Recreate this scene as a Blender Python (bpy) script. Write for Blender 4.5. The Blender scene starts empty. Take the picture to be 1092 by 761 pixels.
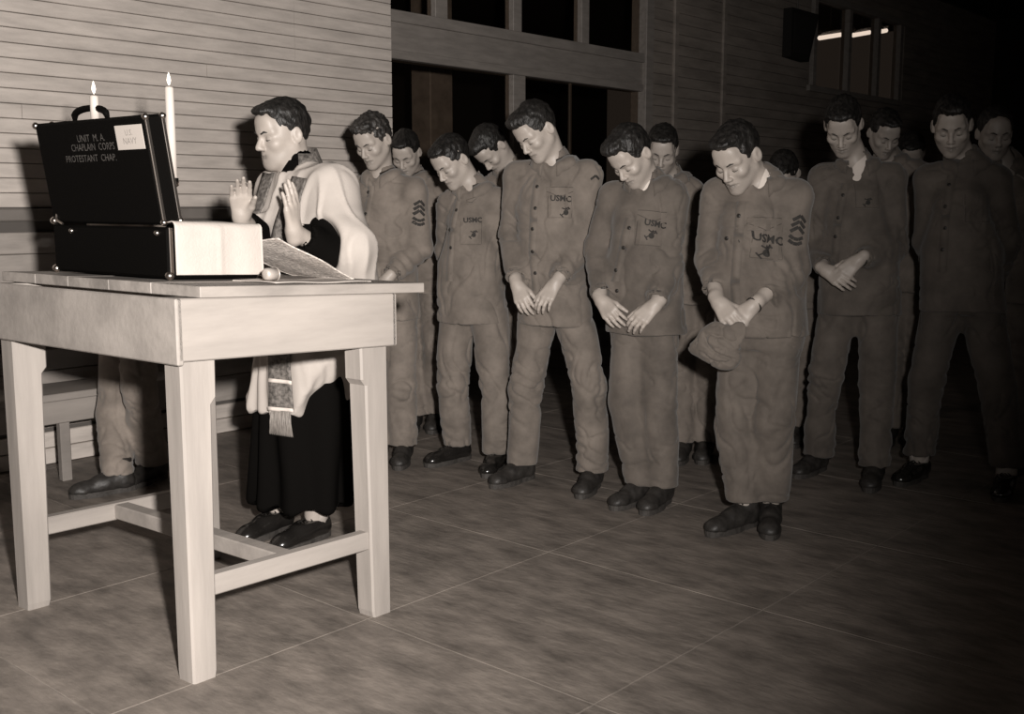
import bpy, math, random
import numpy as np
from mathutils import Vector, Matrix
from mathutils.bvhtree import BVHTree

random.seed(4); np.random.seed(4)
SC = bpy.context.scene
COL = SC.collection

# ------------------------------------------------------------------ camera
FPX, CX, CY, CAMH = 1165.0, 546.0, 380.5, 1.32
PITCH = math.atan((CY - 217.0) / FPX)
cam_data = bpy.data.cameras.new('camera'); cam = bpy.data.objects.new('camera', cam_data)
COL.objects.link(cam); SC.camera = cam
cam.location = (0, 0, CAMH); cam.rotation_euler = (math.pi / 2 - PITCH, 0, 0)
cam_data.sensor_fit = 'HORIZONTAL'; cam_data.sensor_width = 36.0
cam_data.lens = 36.0 * FPX / 1092.0
cam_data.clip_start = 0.05; cam_data.clip_end = 200

# ------------------------------------------------------------------ world: night, faint warm ambience
world = bpy.data.worlds.new('world'); SC.world = world; world.use_nodes = True
world.node_tree.nodes['Background'].inputs[0].default_value = (1.0, 0.82, 0.70, 1)
world.node_tree.nodes['Background'].inputs[1].default_value = 0.02

# ------------------------------------------------------------------ the photographer's flash gun (right of and above the lens)
fl = bpy.data.lights.new('flash', 'SPOT'); flash = bpy.data.objects.new('flash', fl); COL.objects.link(flash)
flash.location = (0.20, 0.0, 1.49)
FL_YAW, FL_PITCH = 24.0, 1.0
flash.rotation_euler = (math.radians(90 - FL_PITCH), 0, math.radians(FL_YAW))
fl.energy = 1420; fl.color = (1.0, 0.945, 0.895); fl.spot_size = math.radians(100); fl.spot_blend = 1.0; fl.shadow_soft_size = 0.045

SC.view_settings.view_transform = 'Standard'; SC.view_settings.look = 'None'
SC.view_settings.exposure = 0.0; SC.view_settings.gamma = 1.0; SC.view_settings.use_curve_mapping = False

# ------------------------------------------------------------------ projection helpers (to measure real places from the photo)
ORI = np.array([0, 0, CAMH])
def ray(x, y):
    u = (x - CX) / FPX; v = -(y - CY) / FPX
    return np.array([u, math.cos(PITCH) + v * math.sin(PITCH), -math.sin(PITCH) + v * math.cos(PITCH)])
def ground(x, y, z=0.0):
    d = ray(x, y); return ORI + d * (z - CAMH) / d[2]
TH = math.radians(48.5)
AX = np.array([math.cos(TH), math.sin(TH), 0]); BX = np.array([-math.sin(TH), math.cos(TH), 0]); NX = np.array([math.sin(TH), -math.cos(TH), 0])
W0 = np.array([-2.41, 5.41, 0])
def WP(s, n, z): return W0 + AX * s + NX * n + np.array([0, 0, z])   # wall frame: along, out of wall, up
def wall_hit(x, y, off=0.0):
    d = ray(x, y); P0 = W0 - NX * off
    q = ORI + d * (np.dot(P0 - ORI, NX) / np.dot(d, NX)); return float(np.dot(q - W0, AX)), float(q[2])

# ------------------------------------------------------------------ materials
def mat(name, col, rough=0.7, var=0.0, scale=8.0, bump=0.0, bscale=60.0, stretch=(1, 1, 1), metal=0.0, spec=0.4, detail=5.0, col2=None, sheen=0.0, bdist=0.004, rot=0.0):
    m = bpy.data.materials.new(name); m.use_nodes = True
    nt = m.node_tree; b = nt.nodes['Principled BSDF']
    b.inputs['Roughness'].default_value = rough; b.inputs['Metallic'].default_value = metal
    b.inputs['Specular IOR Level'].default_value = spec
    if sheen: b.inputs['Sheen Weight'].default_value = sheen
    tc = nt.nodes.new('ShaderNodeNewGeometry'); mr = nt.nodes.new('ShaderNodeMapping'); mr.inputs['Rotation'].default_value = (0, 0, -rot)
    mp = nt.nodes.new('ShaderNodeMapping'); mp.inputs['Scale'].default_value = stretch
    nt.links.new(tc.outputs['Position'], mr.inputs[0]); nt.links.new(mr.outputs[0], mp.inputs[0])
    if var > 0 or col2:
        n = nt.nodes.new('ShaderNodeTexNoise'); n.inputs['Scale'].default_value = scale; n.inputs['Detail'].default_value = detail; n.inputs['Roughness'].default_value = 0.62
        nt.links.new(mp.outputs[0], n.inputs['Vector'])
        r = nt.nodes.new('ShaderNodeValToRGB'); e = r.color_ramp.elements
        e[0].position = 0.32; e[1].position = 0.7
        c2 = col2 or [c * (1 - var) for c in col]
        e[0].color = (*c2, 1); e[1].color = (*[min(1, c * (1 + 0.5 * var)) for c in col], 1)
        nt.links.new(n.outputs['Fac'], r.inputs[0]); nt.links.new(r.outputs[0], b.inputs['Base Color'])
    else:
        b.inputs['Base Color'].default_value = (*col, 1)
    if bump > 0:
        n2 = nt.nodes.new('ShaderNodeTexNoise'); n2.inputs['Scale'].default_value = bscale; n2.inputs['Detail'].default_value = 4
        nt.links.new(mp.outputs[0], n2.inputs['Vector'])
        bp = nt.nodes.new('ShaderNodeBump'); bp.inputs['Strength'].default_value = bump; bp.inputs['Distance'].default_value = bdist
        nt.links.new(n2.outputs['Fac'], bp.inputs['Height']); nt.links.new(bp.outputs[0], b.inputs['Normal'])
    return m
def sep(v, w=1.0): return (v, v * (1 - 0.10 * w), v * (1 - 0.18 * w))
M = {}
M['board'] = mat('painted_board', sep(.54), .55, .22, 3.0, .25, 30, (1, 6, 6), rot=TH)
M['wallback'] = mat('wall_backing', sep(.09), .9)
M['wains'] = mat('wainscot_paint', sep(.33), .6, .25, 3.0, .2, 30, (1, 5, 5), rot=TH)
M['rail'] = mat('rail_dark', sep(.17), .5, .2, 5)  # one dark tone over the whole rail
M['trim'] = mat('trim_paint', sep(.30), .55, .2, 4, .15, 30, (1, 6, 6), rot=TH)
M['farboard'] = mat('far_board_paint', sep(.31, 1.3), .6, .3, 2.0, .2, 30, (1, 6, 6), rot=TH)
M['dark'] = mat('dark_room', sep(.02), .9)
M['floor'] = mat('concrete', sep(.205, 1.4), .6, .5, 11, .8, 45, (1.0, .4, 1), col2=sep(.10, 1.4), detail=14, rot=TH)
M['joint'] = mat('joint_filler', sep(.22, 1.3), .8, .3, 20)
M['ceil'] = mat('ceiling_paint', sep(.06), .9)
M['wood'] = mat('bare_wood', sep(.30), .65, .35, 6.0, .35, 40, (1, 1, .12), col2=sep(.21), detail=8)
M['woodh'] = mat('bare_wood_rail', sep(.28), .65, .35, 6.0, .35, 40, (.15, 1, 1), col2=sep(.20), detail=8, rot=TH)
M['woodtop'] = mat('worn_table_top', sep(.26), .6, .5, 7.0, .4, 40, (.2, 1, 1), col2=sep(.13), detail=8, rot=TH)
M['bench'] = mat('bench_wood', sep(.25), .6, .3, 5.0, .2, 40, (.2, 1, 1), rot=TH)
M['leather'] = mat('black_leatherette', sep(.003), .6, 0, 1, .25, 240, spec=.02)
M['metal'] = mat('nickel', sep(.55), .28, 0, metal=1.0)
M['brass'] = mat('candle_brass', sep(.6), .25, 0, metal=1.0)
M['wax'] = mat('candle_wax', sep(.48), .5)
M['paper'] = mat('paper', sep(.46), .8)
M['paint'] = mat('stencil_paint', sep(.07), .8, .5, 90)
M['ink'] = mat('ink', sep(.25), .8)
M['linen'] = mat('white_linen', sep(.41), .85, .05, 20, .3, 150)
M['lace'] = mat('lace_linen', sep(.62), .85, .45, 85, .8, 120, detail=2)
M['pewter'] = mat('pewter', sep(.45), .45, .1, 30, metal=.35)
M['surplice'] = mat('white_surplice', sep(.43), .85, .04, 10, .2, 200)
M['cassock'] = mat('black_cassock', sep(.004), .95, 0, 1, .2, 200, spec=.02)
M['stole'] = mat('brocade', sep(.15), .6, .75, 70.0, .3, 90, col2=sep(.05), detail=2)
M['fringe'] = mat('silk_fringe', sep(.33), .5, .6, 60, .6, 120, (9, 9, .2), col2=sep(.12))
M['band'] = mat('stole_band', sep(.66), .5, .1, 30)
M['skin'] = mat('skin', sep(.37, 1.1), .48, .12, 14, .12, 260, spec=.4)
M['skin2'] = mat('skin_tan', sep(.30, 1.1), .48, .14, 14, .12, 260, spec=.4)
M['hair'] = mat('dark_hair', sep(.016), .48, .6, 70, 1.0, 130, (1, 1, .45), spec=.35, col2=sep(.004))
M['hairb'] = mat('brown_hair', sep(.04), .5, .7, 60, 1.0, 110, (1, 1, .5), spec=.35, col2=sep(.008))
M['lash'] = mat('brow_hair', sep(.03), .8)
M['tee'] = mat('white_cotton', sep(.6), .9, .05, 20, .2, 200)
M['button'] = mat('dark_button', sep(.02), .35)
M['stencil'] = mat('black_stencil', sep(.028), .85, .5, 120)
M['boot'] = mat('dark_boot', sep(.028), .5, .5, 30, .3, 90, col2=sep(.014))
M['shoe'] = mat('polished_shoe', sep(.012), .2, 0, spec=.6)
M['sole'] = mat('rubber_sole', sep(.05), .7, .4, 60)
M['sock'] = mat('pale_sock', sep(.45), .9, .1, 40)
for k_ in ('skin', 'skin2'):                       # per vertex skin tone: lips, shaven jaw, darker eyelids, painted nostril shade
    nt = M[k_].node_tree; b_ = nt.nodes['Principled BSDF']; src = b_.inputs['Base Color'].links[0].from_socket
    at_ = nt.nodes.new('ShaderNodeAttribute'); at_.attribute_name = 'tone'; mx_ = nt.nodes.new('ShaderNodeMix'); mx_.data_type = 'RGBA'; mx_.blend_type = 'MULTIPLY'; mx_.inputs[0].default_value = 1.0
    nt.links.new(src, mx_.inputs[6]); nt.links.new(at_.outputs['Color'], mx_.inputs[7]); nt.links.new(mx_.outputs[2], b_.inputs['Base Color'])
CL = {}
def cloth(v):
    k = round(v, 3)
    if k not in CL: CL[k] = mat('herringbone_cotton_%d' % len(CL), sep(v, 1.5), .82, .30, 9.0, .35, 300, col2=sep(v * .68, 1.5), spec=.25, sheen=.15, bdist=.002)
    return CL[k]
def emis(name, col, st):
    m = bpy.data.materials.new(name); m.use_nodes = True; b = m.node_tree.nodes['Principled BSDF']
    b.inputs['Base Color'].default_value = (*col, 1); b.inputs['Emission Color'].default_value = (*col, 1); b.inputs['Emission Strength'].default_value = st; return m
M['flame'] = emis('flame', (1, .88, .74), 1.6)
M['tube'] = emis('fluorescent', (1, .9, .82), 1.4)
def glassmat():
    m = bpy.data.materials.new('window_glass'); m.use_nodes = True; nt = m.node_tree
    for n in list(nt.nodes): nt.nodes.remove(n)
    o = nt.nodes.new('ShaderNodeOutputMaterial'); mx = nt.nodes.new('ShaderNodeMixShader'); t = nt.nodes.new('ShaderNodeBsdfTransparent'); g = nt.nodes.new('ShaderNodeBsdfGlossy')
    t.inputs[0].default_value = (.8, .76, .72, 1); g.inputs['Roughness'].default_value = .04; g.inputs[0].default_value = (.9, .85, .8, 1)
    f = nt.nodes.new('ShaderNodeFresnel'); f.inputs[0].default_value = 1.45
    ge = nt.nodes.new('ShaderNodeNewGeometry'); sb = nt.nodes.new('ShaderNodeMath'); sb.operation = 'SUBTRACT'; sb.use_clamp = True
    nt.links.new(f.outputs[0], sb.inputs[0]); nt.links.new(ge.outputs['Backfacing'], sb.inputs[1]); nt.links.new(sb.outputs[0], mx.inputs[0]); nt.links.new(t.outputs[0], mx.inputs[1]); nt.links.new(g.outputs[0], mx.inputs[2]); nt.links.new(mx.outputs[0], o.inputs[0]); return m
M['glass'] = glassmat()

# ------------------------------------------------------------------ object helpers
def tag(o, label=None, cat=None, group=None, kind=None):
    if label: o['label'] = label
    if cat: o['category'] = cat
    if group: o['group'] = group
    if kind: o['kind'] = kind
    return o
def meshobj(name, verts, faces, material, parent=None, smooth=False):
    me = bpy.data.meshes.new(name); me.from_pydata([tuple(map(float, v)) for v in verts], [], [tuple(map(int, f)) for f in faces]); me.update()
    if smooth:
        me.polygons.foreach_set('use_smooth', np.ones(len(me.polygons), bool))
    me.materials.append(material)
    o = bpy.data.objects.new(name, me); COL.objects.link(o)
    if parent: o.parent = parent
    return o
def npmesh(name, V, Q, material, parent=None):
    me = bpy.data.meshes.new(name); nq = len(Q)
    me.vertices.add(len(V)); me.vertices.foreach_set('co', np.asarray(V, np.float32).ravel())
    me.loops.add(nq * 4); me.loops.foreach_set('vertex_index', np.asarray(Q, np.int32).ravel())
    me.polygons.add(nq); me.polygons.foreach_set('loop_start', np.arange(0, nq * 4, 4, dtype=np.int32))
    try: me.polygons.foreach_set('loop_total', np.full(nq, 4, np.int32))
    except Exception: pass
    me.polygons.foreach_set('use_smooth', np.ones(nq, bool))
    me.update(calc_edges=True); me.validate()
    me.materials.append(material)
    o = bpy.data.objects.new(name, me); COL.objects.link(o)
    if parent: o.parent = parent
    return o
def empty(name, loc=(0, 0, 0), rotz=0.0):
    o = bpy.data.objects.new(name, None); COL.objects.link(o); o.location = tuple(float(c) for c in loc); o.rotation_euler = (0, 0, rotz); o.empty_display_size = .1
    return o
def inst(name, me, parent=None, matrix=None):
    o = bpy.data.objects.new(name, me); COL.objects.link(o)
    if parent: o.parent = parent
    if matrix is not None: o.matrix_basis = matrix
    return o
BOXF = [(0, 3, 2, 1), (4, 5, 6, 7), (0, 1, 5, 4), (1, 2, 6, 5), (2, 3, 7, 6), (3, 0, 4, 7)]
def chamfer_box(lo, hi, c=0.004, jit=0.0):
    """box with chamfered edges: 24 verts"""
    lo = np.array(lo, float); hi = np.array(hi, float); V = []; F = []
    idx = {}
    for i in (0, 1):
        for j in (0, 1):
            for k in (0, 1):
                p = np.array([(lo, hi)[i][0], (lo, hi)[j][1], (lo, hi)[k][2]]); s = np.array([1 - 2 * i, 1 - 2 * j, 1 - 2 * k]) * c
                for ax in range(3):
                    q = p + s; q[ax] = p[ax]; idx[(i, j, k, ax)] = len(V); V.append(q)
    def cyc(l, flip): return tuple(l[::-1]) if flip else tuple(l)
    for ax in range(3):
        u, v = (ax + 1) % 3, (ax + 2) % 3
        for sd in (0, 1):
            l = []
            for (a, b) in ((0, 0), (1, 0), (1, 1), (0, 1)):
                k = [0, 0, 0]; k[ax] = sd; k[u] = a; k[v] = b; l.append(idx[(*k, ax)])
            F.append(cyc(l, sd == 0))
        for (a, b) in ((0, 0), (1, 0), (1, 1), (0, 1)):   # edges running along ax
            k0 = [0, 0, 0]; k0[ax] = 0; k0[u] = a; k0[v] = b; k1 = list(k0); k1[ax] = 1
            F.append(cyc([idx[(*k0, u)], idx[(*k1, u)], idx[(*k1, v)], idx[(*k0, v)]], (a == b)))
    for i in (0, 1):
        for j in (0, 1):
            for k in (0, 1): F.append(cyc([idx[(i, j, k, 0)], idx[(i, j, k, 1)], idx[(i, j, k, 2)]], (i + j + k) % 2 == 0))
    return V, F
def box(name, lo, hi, material, parent=None, c=0.004, frame=None):
    V, F = chamfer_box(lo, hi, c)
    if frame is not None: V = [frame(v) for v in V]
    return meshobj(name, V, F, material, parent)
def tube_geo(pts, radii, sides=8, caps=True):
    pts = [np.array(p, float) for p in pts]; V = []; F = []
    if np.isscalar(radii): radii = [radii] * len(pts)
    ref = np.array([0.13, 0.21, 0.97])
    for i, p in enumerate(pts):
        t = pts[min(i + 1, len(pts) - 1)] - pts[max(i - 1, 0)]; t = t / (np.linalg.norm(t) + 1e-9)
        u = np.cross(t, ref)
        if np.linalg.norm(u) < .1: u = np.cross(t, np.array([1.0, 0, 0]))
        u /= np.linalg.norm(u); w = np.cross(t, u)
        for k in range(sides):
            a = 2 * math.pi * k / sides; V.append(p + radii[i] * (math.cos(a) * u + math.sin(a) * w))
    for i in range(len(pts) - 1):
        for k in range(sides):
            a = i * sides + k; b = i * sides + (k + 1) % sides; F.append((a, b, b + sides, a + sides))
    if caps:
        F.append(tuple(range(sides))[::-1]); F.append(tuple((len(pts) - 1) * sides + k for k in range(sides)))
    return V, F
def tube(name, pts, radii, material, parent=None, sides=8):
    V, F = tube_geo(pts, radii, sides); return meshobj(name, V, F, material, parent, True)
def merge(geos):
    V = []; F = []
    for v, f in geos:
        n = len(V); V += list(v); F += [tuple(i + n for i in q) for q in f]
    return V, F
def lathe(name, prof, c, material, parent=None, sides=20, frame=None):
    V = []; F = []
    for (r, z) in prof:
        for k in range(sides):
            a = 2 * math.pi * k / sides; V.append(np.array([c[0] + r * math.cos(a), c[1] + r * math.sin(a), c[2] + z]))
    for i in range(len(prof) - 1):
        for k in range(sides):
            a = i * sides + k; b = i * sides + (k + 1) % sides; F.append((a, b, b + sides, a + sides))
    F.append(tuple(range(sides))[::-1]); F.append(tuple((len(prof) - 1) * sides + k for k in range(sides)))
    if frame is not None: V = [frame(v) for v in V]
    return meshobj(name, V, F, material, parent, True)
def text_geo(body, size, squash=1.0, bold=0.0):
    cu = bpy.data.curves.new('txt', 'FONT'); cu.body = body; cu.size = size; cu.align_x = 'CENTER'; cu.align_y = 'CENTER'; cu.resolution_u = 2; cu.offset = bold * size
    ob = bpy.data.objects.new('txt', cu); COL.objects.link(ob)
    dg = bpy.context.evaluated_depsgraph_get(); me = bpy.data.meshes.new_from_object(ob.evaluated_get(dg))
    V = [(v.co.x * squash, v.co.y) for v in me.vertices]; F = [tuple(p.vertices) for p in me.polygons]
    bpy.data.objects.remove(ob); bpy.data.curves.remove(cu); bpy.data.meshes.remove(me)
    return V, F

# ------------------------------------------------------------------ implicit surfaces (smooth blended forms -> one continuous mesh)
class Field:
    def __init__(s, lo, hi, h, zs=None):
        s.xs = np.arange(lo[0], hi[0] + h, h); s.ys = np.arange(lo[1], hi[1] + h, h); s.zs = np.arange(lo[2], hi[2] + h, h) if zs is None else zs
        s.D = np.full((len(s.xs), len(s.ys), len(s.zs)), .3, np.float32)
    def sub(s, lo, hi):
        sl = []
        for ax, l, u in zip((s.xs, s.ys, s.zs), lo, hi):
            a = max(0, np.searchsorted(ax, l) - 1); b = min(len(ax), np.searchsorted(ax, u) + 1); sl.append(slice(a, max(b, a)))
        return tuple(sl), s.xs[sl[0]][:, None, None].astype(np.float32), s.ys[sl[1]][None, :, None].astype(np.float32), s.zs[sl[2]][None, None, :].astype(np.float32)
    def put(s, sl, d, k, op='add'):
        a = s.D[sl]
        if a.size == 0: return
        if op == 'add':
            if k <= 0: s.D[sl] = np.minimum(a, d)
            else:
                h = np.clip(.5 + .5 * (a - d) / k, 0, 1); s.D[sl] = a * (1 - h) + d * h - k * h * (1 - h)
        else:                                                    # subtract
            d = -d
            if k <= 0: s.D[sl] = np.maximum(a, d)
            else:
                h = np.clip(.5 - .5 * (a - d) / k, 0, 1); s.D[sl] = a * (1 - h) + d * h + k * h * (1 - h)
    def cone(s, a, b, ra, rb, k=.01, op='add'):
        a = np.array(a, np.float32); b = np.array(b, np.float32); m = max(ra, rb) + k + .012
        sl, X, Y, Z = s.sub(np.minimum(a, b) - m, np.maximum(a, b) + m); s.put(sl, conedist(X, Y, Z, a, b, ra, rb), k, op)
    def ell(s, c, R, r, k=.01, op='add'):
        c = np.array(c, np.float32); r = np.array(r, np.float32); m = float(max(r)) + k + .012
        sl, X, Y, Z = s.sub(c - m, c + m); s.put(sl, elldist(X, Y, Z, c, R, r), k, op)
    def mesh(s, smooth=1):
        V, Q = surf(s.D, s.xs, s.ys, s.zs)
        for _ in range(smooth): V = lap(V, Q)
        return V, Q
def conedist(X, Y, Z, a, b, ra, rb):
    ab = b - a; L2 = float(ab @ ab) + 1e-9
    px, py, pz = X - a[0], Y - a[1], Z - a[2]
    t = np.clip((px * ab[0] + py * ab[1] + pz * ab[2]) / L2, 0, 1)
    return np.sqrt((px - t * ab[0]) ** 2 + (py - t * ab[1]) ** 2 + (pz - t * ab[2]) ** 2) - (ra + (rb - ra) * t)
def elldist(X, Y, Z, c, R, r):
    px, py, pz = X - c[0], Y - c[1], Z - c[2]
    q = [(px * R[0][i] + py * R[1][i] + pz * R[2][i]) for i in range(3)]
    k0 = np.sqrt((q[0] / r[0]) ** 2 + (q[1] / r[1]) ** 2 + (q[2] / r[2]) ** 2) + 1e-6
    k1 = np.sqrt((q[0] / r[0] ** 2) ** 2 + (q[1] / r[1] ** 2) ** 2 + (q[2] / r[2] ** 2) ** 2) + 1e-6
    return k0 * (k0 - 1) / k1
def surf(D, xs, ys, zs):
    S = D < 0; c = np.zeros(tuple(n - 1 for n in D.shape), np.int8)
    for a in (0, 1):
        for b in (0, 1):
            for e in (0, 1): c += S[a:D.shape[0] - 1 + a, b:D.shape[1] - 1 + b, e:D.shape[2] - 1 + e]
    I, J, K = np.nonzero((c > 0) & (c < 8)); n = len(I)
    idx = np.full(c.shape, -1, np.int32); idx[I, J, K] = np.arange(n)
    acc = np.zeros((n, 3)); cnt = np.zeros(n)
    co = [(a, b, e) for a in (0, 1) for b in (0, 1) for e in (0, 1)]
    vals = {o: D[I + o[0], J + o[1], K + o[2]] for o in co}
    for o in co:
        for ax in range(3):
            if o[ax]: continue
            p = list(o); p[ax] = 1; v1 = vals[o]; v2 = vals[tuple(p)]; m = (v1 < 0) != (v2 < 0)
            t = np.where(m, v1 / np.where(m, v1 - v2, 1), 0)
            for q in range(3): acc[:, q] += np.where(m, o[q] + (t if q == ax else 0), 0)
            cnt += m
    acc /= cnt[:, None]
    V = np.stack([np.interp(I + acc[:, 0], np.arange(len(xs)), xs), np.interp(J + acc[:, 1], np.arange(len(ys)), ys), np.interp(K + acc[:, 2], np.arange(len(zs)), zs)], 1)
    Q = []
    for ax in range(3):
        u, v = (ax + 1) % 3, (ax + 2) % 3
        s0 = [slice(1, -1)] * 3; s1 = [slice(1, -1)] * 3; s0[ax] = slice(0, -1); s1[ax] = slice(1, None)
        m = S[tuple(s0)] != S[tuple(s1)]; g = list(np.nonzero(m)); ins = S[tuple(s0)][tuple(g)]
        base = [x.copy() for x in g]
        for q in range(3):
            if q != ax: base[q] += 1
        def cell(du, dv):
            k = [x.copy() for x in base]; k[u] += du; k[v] += dv; return idx[k[0], k[1], k[2]]
        quad = np.stack([cell(-1, -1), cell(0, -1), cell(0, 0), cell(-1, 0)], 1)
        quad[~ins] = quad[~ins][:, ::-1]; Q.append(quad)
    Q = np.concatenate(Q); Q = Q[(Q >= 0).all(1)]
    return V, Q
def lap(V, Q, f=.6):
    n = len(V); acc = np.zeros((n, 3)); cnt = np.zeros(n)
    for a, b in ((0, 1), (1, 2), (2, 3), (3, 0)):
        for q in range(3):
            acc[:, q] += np.bincount(Q[:, a], V[Q[:, b], q], n) + np.bincount(Q[:, b], V[Q[:, a], q], n)
        cnt += np.bincount(Q[:, a], minlength=n) + np.bincount(Q[:, b], minlength=n)
    return V * (1 - f) + f * acc / np.maximum(cnt, 1)[:, None]
def normals(V, Q):
    fn = np.cross(V[Q[:, 2]] - V[Q[:, 0]], V[Q[:, 3]] - V[Q[:, 1]]); N = np.zeros_like(V)
    for a in range(4):
        for q in range(3): N[:, q] += np.bincount(Q[:, a], fn[:, q], len(V))
    return N / (np.linalg.norm(N, axis=1)[:, None] + 1e-12)
PERM = np.random.RandomState(7).permutation(256); PERM = np.concatenate([PERM, PERM, PERM])
GR = np.random.RandomState(9).normal(size=(256, 3)); GR /= np.linalg.norm(GR, axis=1)[:, None]
def noise3(P):
    i = np.floor(P).astype(int); f = P - i; i &= 255; w = f * f * f * (f * (f * 6 - 15) + 10); out = 0
    for a in (0, 1):
        for b in (0, 1):
            for c in (0, 1):
                g = GR[PERM[PERM[PERM[i[:, 0] + a] + i[:, 1] + b] + i[:, 2] + c]]
                d = g[:, 0] * (f[:, 0] - a) + g[:, 1] * (f[:, 1] - b) + g[:, 2] * (f[:, 2] - c)
                out = out + d * (w[:, 0] if a else 1 - w[:, 0]) * (w[:, 1] if b else 1 - w[:, 1]) * (w[:, 2] if c else 1 - w[:, 2])
    return out * 1.5
def unit(v): v = np.array(v, float); return v / (np.linalg.norm(v) + 1e-12)

# ================================================================== THE SETTING
def wf(v): return WP(v[0], v[1], v[2])
def _wbox(name, s0, s1, n0, n1, z0, z1, m, parent=None, c=.004):
    # frame (s, -n, z) is right handed
    V, F = chamfer_box((s0, -n1, z0), (s1, -n0, z1), c); V = [WP(v[0], -v[1], v[2]) for v in V]
    return meshobj(name, V, F, m, parent)
def wmat(s, n, z, sx=1.0): return Matrix.Translation(Vector(WP(s, n, z))) @ Matrix.Rotation(TH, 4, 'Z') @ Matrix.Diagonal((sx, 1, 1, 1))

# floor: concrete slabs with pale joints
SL = .91
floor = _wbox('floor', -5, 18.0, -9.0, 9.5, -.12, -.0015, M['joint'], None, .001); tag(floor, 'worn concrete floor scored into large squares', 'floor', kind='structure')
V, F = chamfer_box((0.0018, 0.0018, -.05), (SL - .0018, SL - .0018, 0), .0015)
slab_me = bpy.data.meshes.new('slab'); slab_me.from_pydata([tuple(v) for v in V], [], F); slab_me.materials.append(M['floor'])
for i in range(-5, 18):
    for j in range(-1, 8):
        s = -.25 + SL * i; n = 2.82 - 3 * SL + SL * j
        p = WP(s + SL / 2, n - SL / 2, 0)
        if p[1] < 1.6: continue
        inst('slab', slab_me, floor, wmat(s, n, 0))

# clad wall on the left
S1 = wall_hit(418, 100)[0]
wl = _wbox('wall_left', -3.6, S1 - .002, -.14, -.022, 0, 4.3, M['wallback'], None, .001); tag(wl, 'pale painted wall clad in narrow horizontal boards', 'wall', kind='structure')
def board_mesh(h, t=.022, name='board', m=None, gap=.002):
    prof = [(0, gap), (-t + .003, gap), (-t, gap + .002), (-t - .0015, h - .004), (-t + .004, h - .0006), (0, h - .0006)]   # (y: -n, z)
    V = [(0, y, z) for y, z in prof] + [(1, y, z) for y, z in prof]; k = len(prof)
    F = [tuple(range(k)), tuple(range(2 * k - 1, k - 1, -1))] + [(i, i + k, (i + 1) % k + k, (i + 1) % k) for i in range(k)]
    F = [f[::-1] for f in F]
    me = bpy.data.meshes.new(name); me.from_pydata(V, [], F); me.materials.append(m); me.update(); return me
bm_ = board_mesh(.0715, m=M['board'])
z = 1.30; r = 0; rnd = random.Random(3)
while z < 4.28:
    cuts = [-3.6]
    if 2.12 < z < 2.50 or 2.55 < z < 2.62: cuts += [1.69]
    else: cuts += [rnd.uniform(-1.5, .9)] if r % 3 == 0 else [rnd.uniform(.6, 2.2)] if r % 3 == 1 else []
    cuts += [S1]
    for a, b in zip(cuts[:-1], cuts[1:]):
        inst('board', bm_, wl, wmat(a + .0012, -.022 + rnd.uniform(-.0008, .0012), z, b - a - .0024))
    z += .0715; r += 1
wa = board_mesh(.148, m=M['wains'])
for k in range(6): inst('board', wa, wl, wmat(-3.6, -.024 + rnd.uniform(-.001, .001), .185 + .148 * k, 3.6 + S1))
for zz in (0, .085):
    inst('board', board_mesh(.083, m=M['board']), wl, wmat(-3.6, -.018, zz + .001, 3.6 + S1))
rail = _wbox('trim_1', -3.6, S1, -.02, .035, 1.235, 1.296, M['rail'], None, .006); tag(rail, 'dark rail running along the boarded wall', 'rail', kind='structure')
rail2 = _wbox('trim_2', -3.6, S1, -.02, .008, 1.075, 1.18, M['wains'], None, .004); tag(rail2, 'flat painted strip below the dark wall rail', 'trim', kind='structure')
# return of the wall into the window bay
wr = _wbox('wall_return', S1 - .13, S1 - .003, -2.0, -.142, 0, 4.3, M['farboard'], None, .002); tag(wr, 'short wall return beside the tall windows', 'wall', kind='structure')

# window bay, set back
OFF = .9
def hs(x, y): return wall_hit(x, y, OFF)
N0 = -OFF
sL = S1 - .12; sR = hs(686, 70)[0]
zb0 = hs(418, 62)[1]; zb1 = hs(418, 10)[1]
win = empty('window_1', WP(sL, N0, 0)); win.location = (0, 0, 0); tag(win, 'tall dark window wall with a painted cross beam', 'window', kind='structure')
_wbox('beam', sL, sR, N0 - .16, N0 - .01, zb0 + .04, zb1 - .06, M['trim'], win)
_wbox('beam_ledge', sL, sR, N0 - .16, N0 + .02, zb1 - .085, zb1, M['trim'], win)
_wbox('beam_lip', sL, sR, N0 - .16, N0 + .008, zb0, zb0 + .065, M['trim'], win)
_wbox('window_head', sL, sR, N0 - .14, N0, 4.12, 4.3, M['trim'], win)
for (x0, x1) in ((465, 478), (548, 557), (621, 629)):
    a = hs(x0, 15)[0]; b = hs(x1, 15)[0]; _wbox('mullion', a, b, N0 - .1, N0 - .004, zb1, 4.12, M['trim'], win)
ups = [sL, hs(465, 15)[0], hs(478, 15)[0], hs(548, 15)[0], hs(557, 15)[0], hs(621, 15)[0], hs(629, 15)[0], sR]
for i in range(0, 8, 2): _wbox('pane', ups[i], ups[i + 1], N0 - .06, N0 - .054, zb1 - .01, 4.13, M['glass'], win, .001)
a = hs(548, 85)[0]; b = hs(561, 85)[0]
_wbox('mullion', a, b, N0 - .1, N0 - .004, 0.1, zb0, M['trim'], win)
_wbox('window_sill', sL, sR, N0 - .14, N0 + .03, 0.0, .12, M['trim'], win)
_wbox('pane', sL, a, N0 - .06, N0 - .054, .1, zb0 + .01, M['glass'], win, .001)
_wbox('pane', b, sR, N0 - .06, N0 - .054, .1, zb0 + .01, M['glass'], win, .001)
pc = hs(615, 100)[0]
_wbox('glazing_bar', pc - .015, pc + .015, N0 - .09, N0 - .066, .1, zb0, M['rail'], win)
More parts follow.
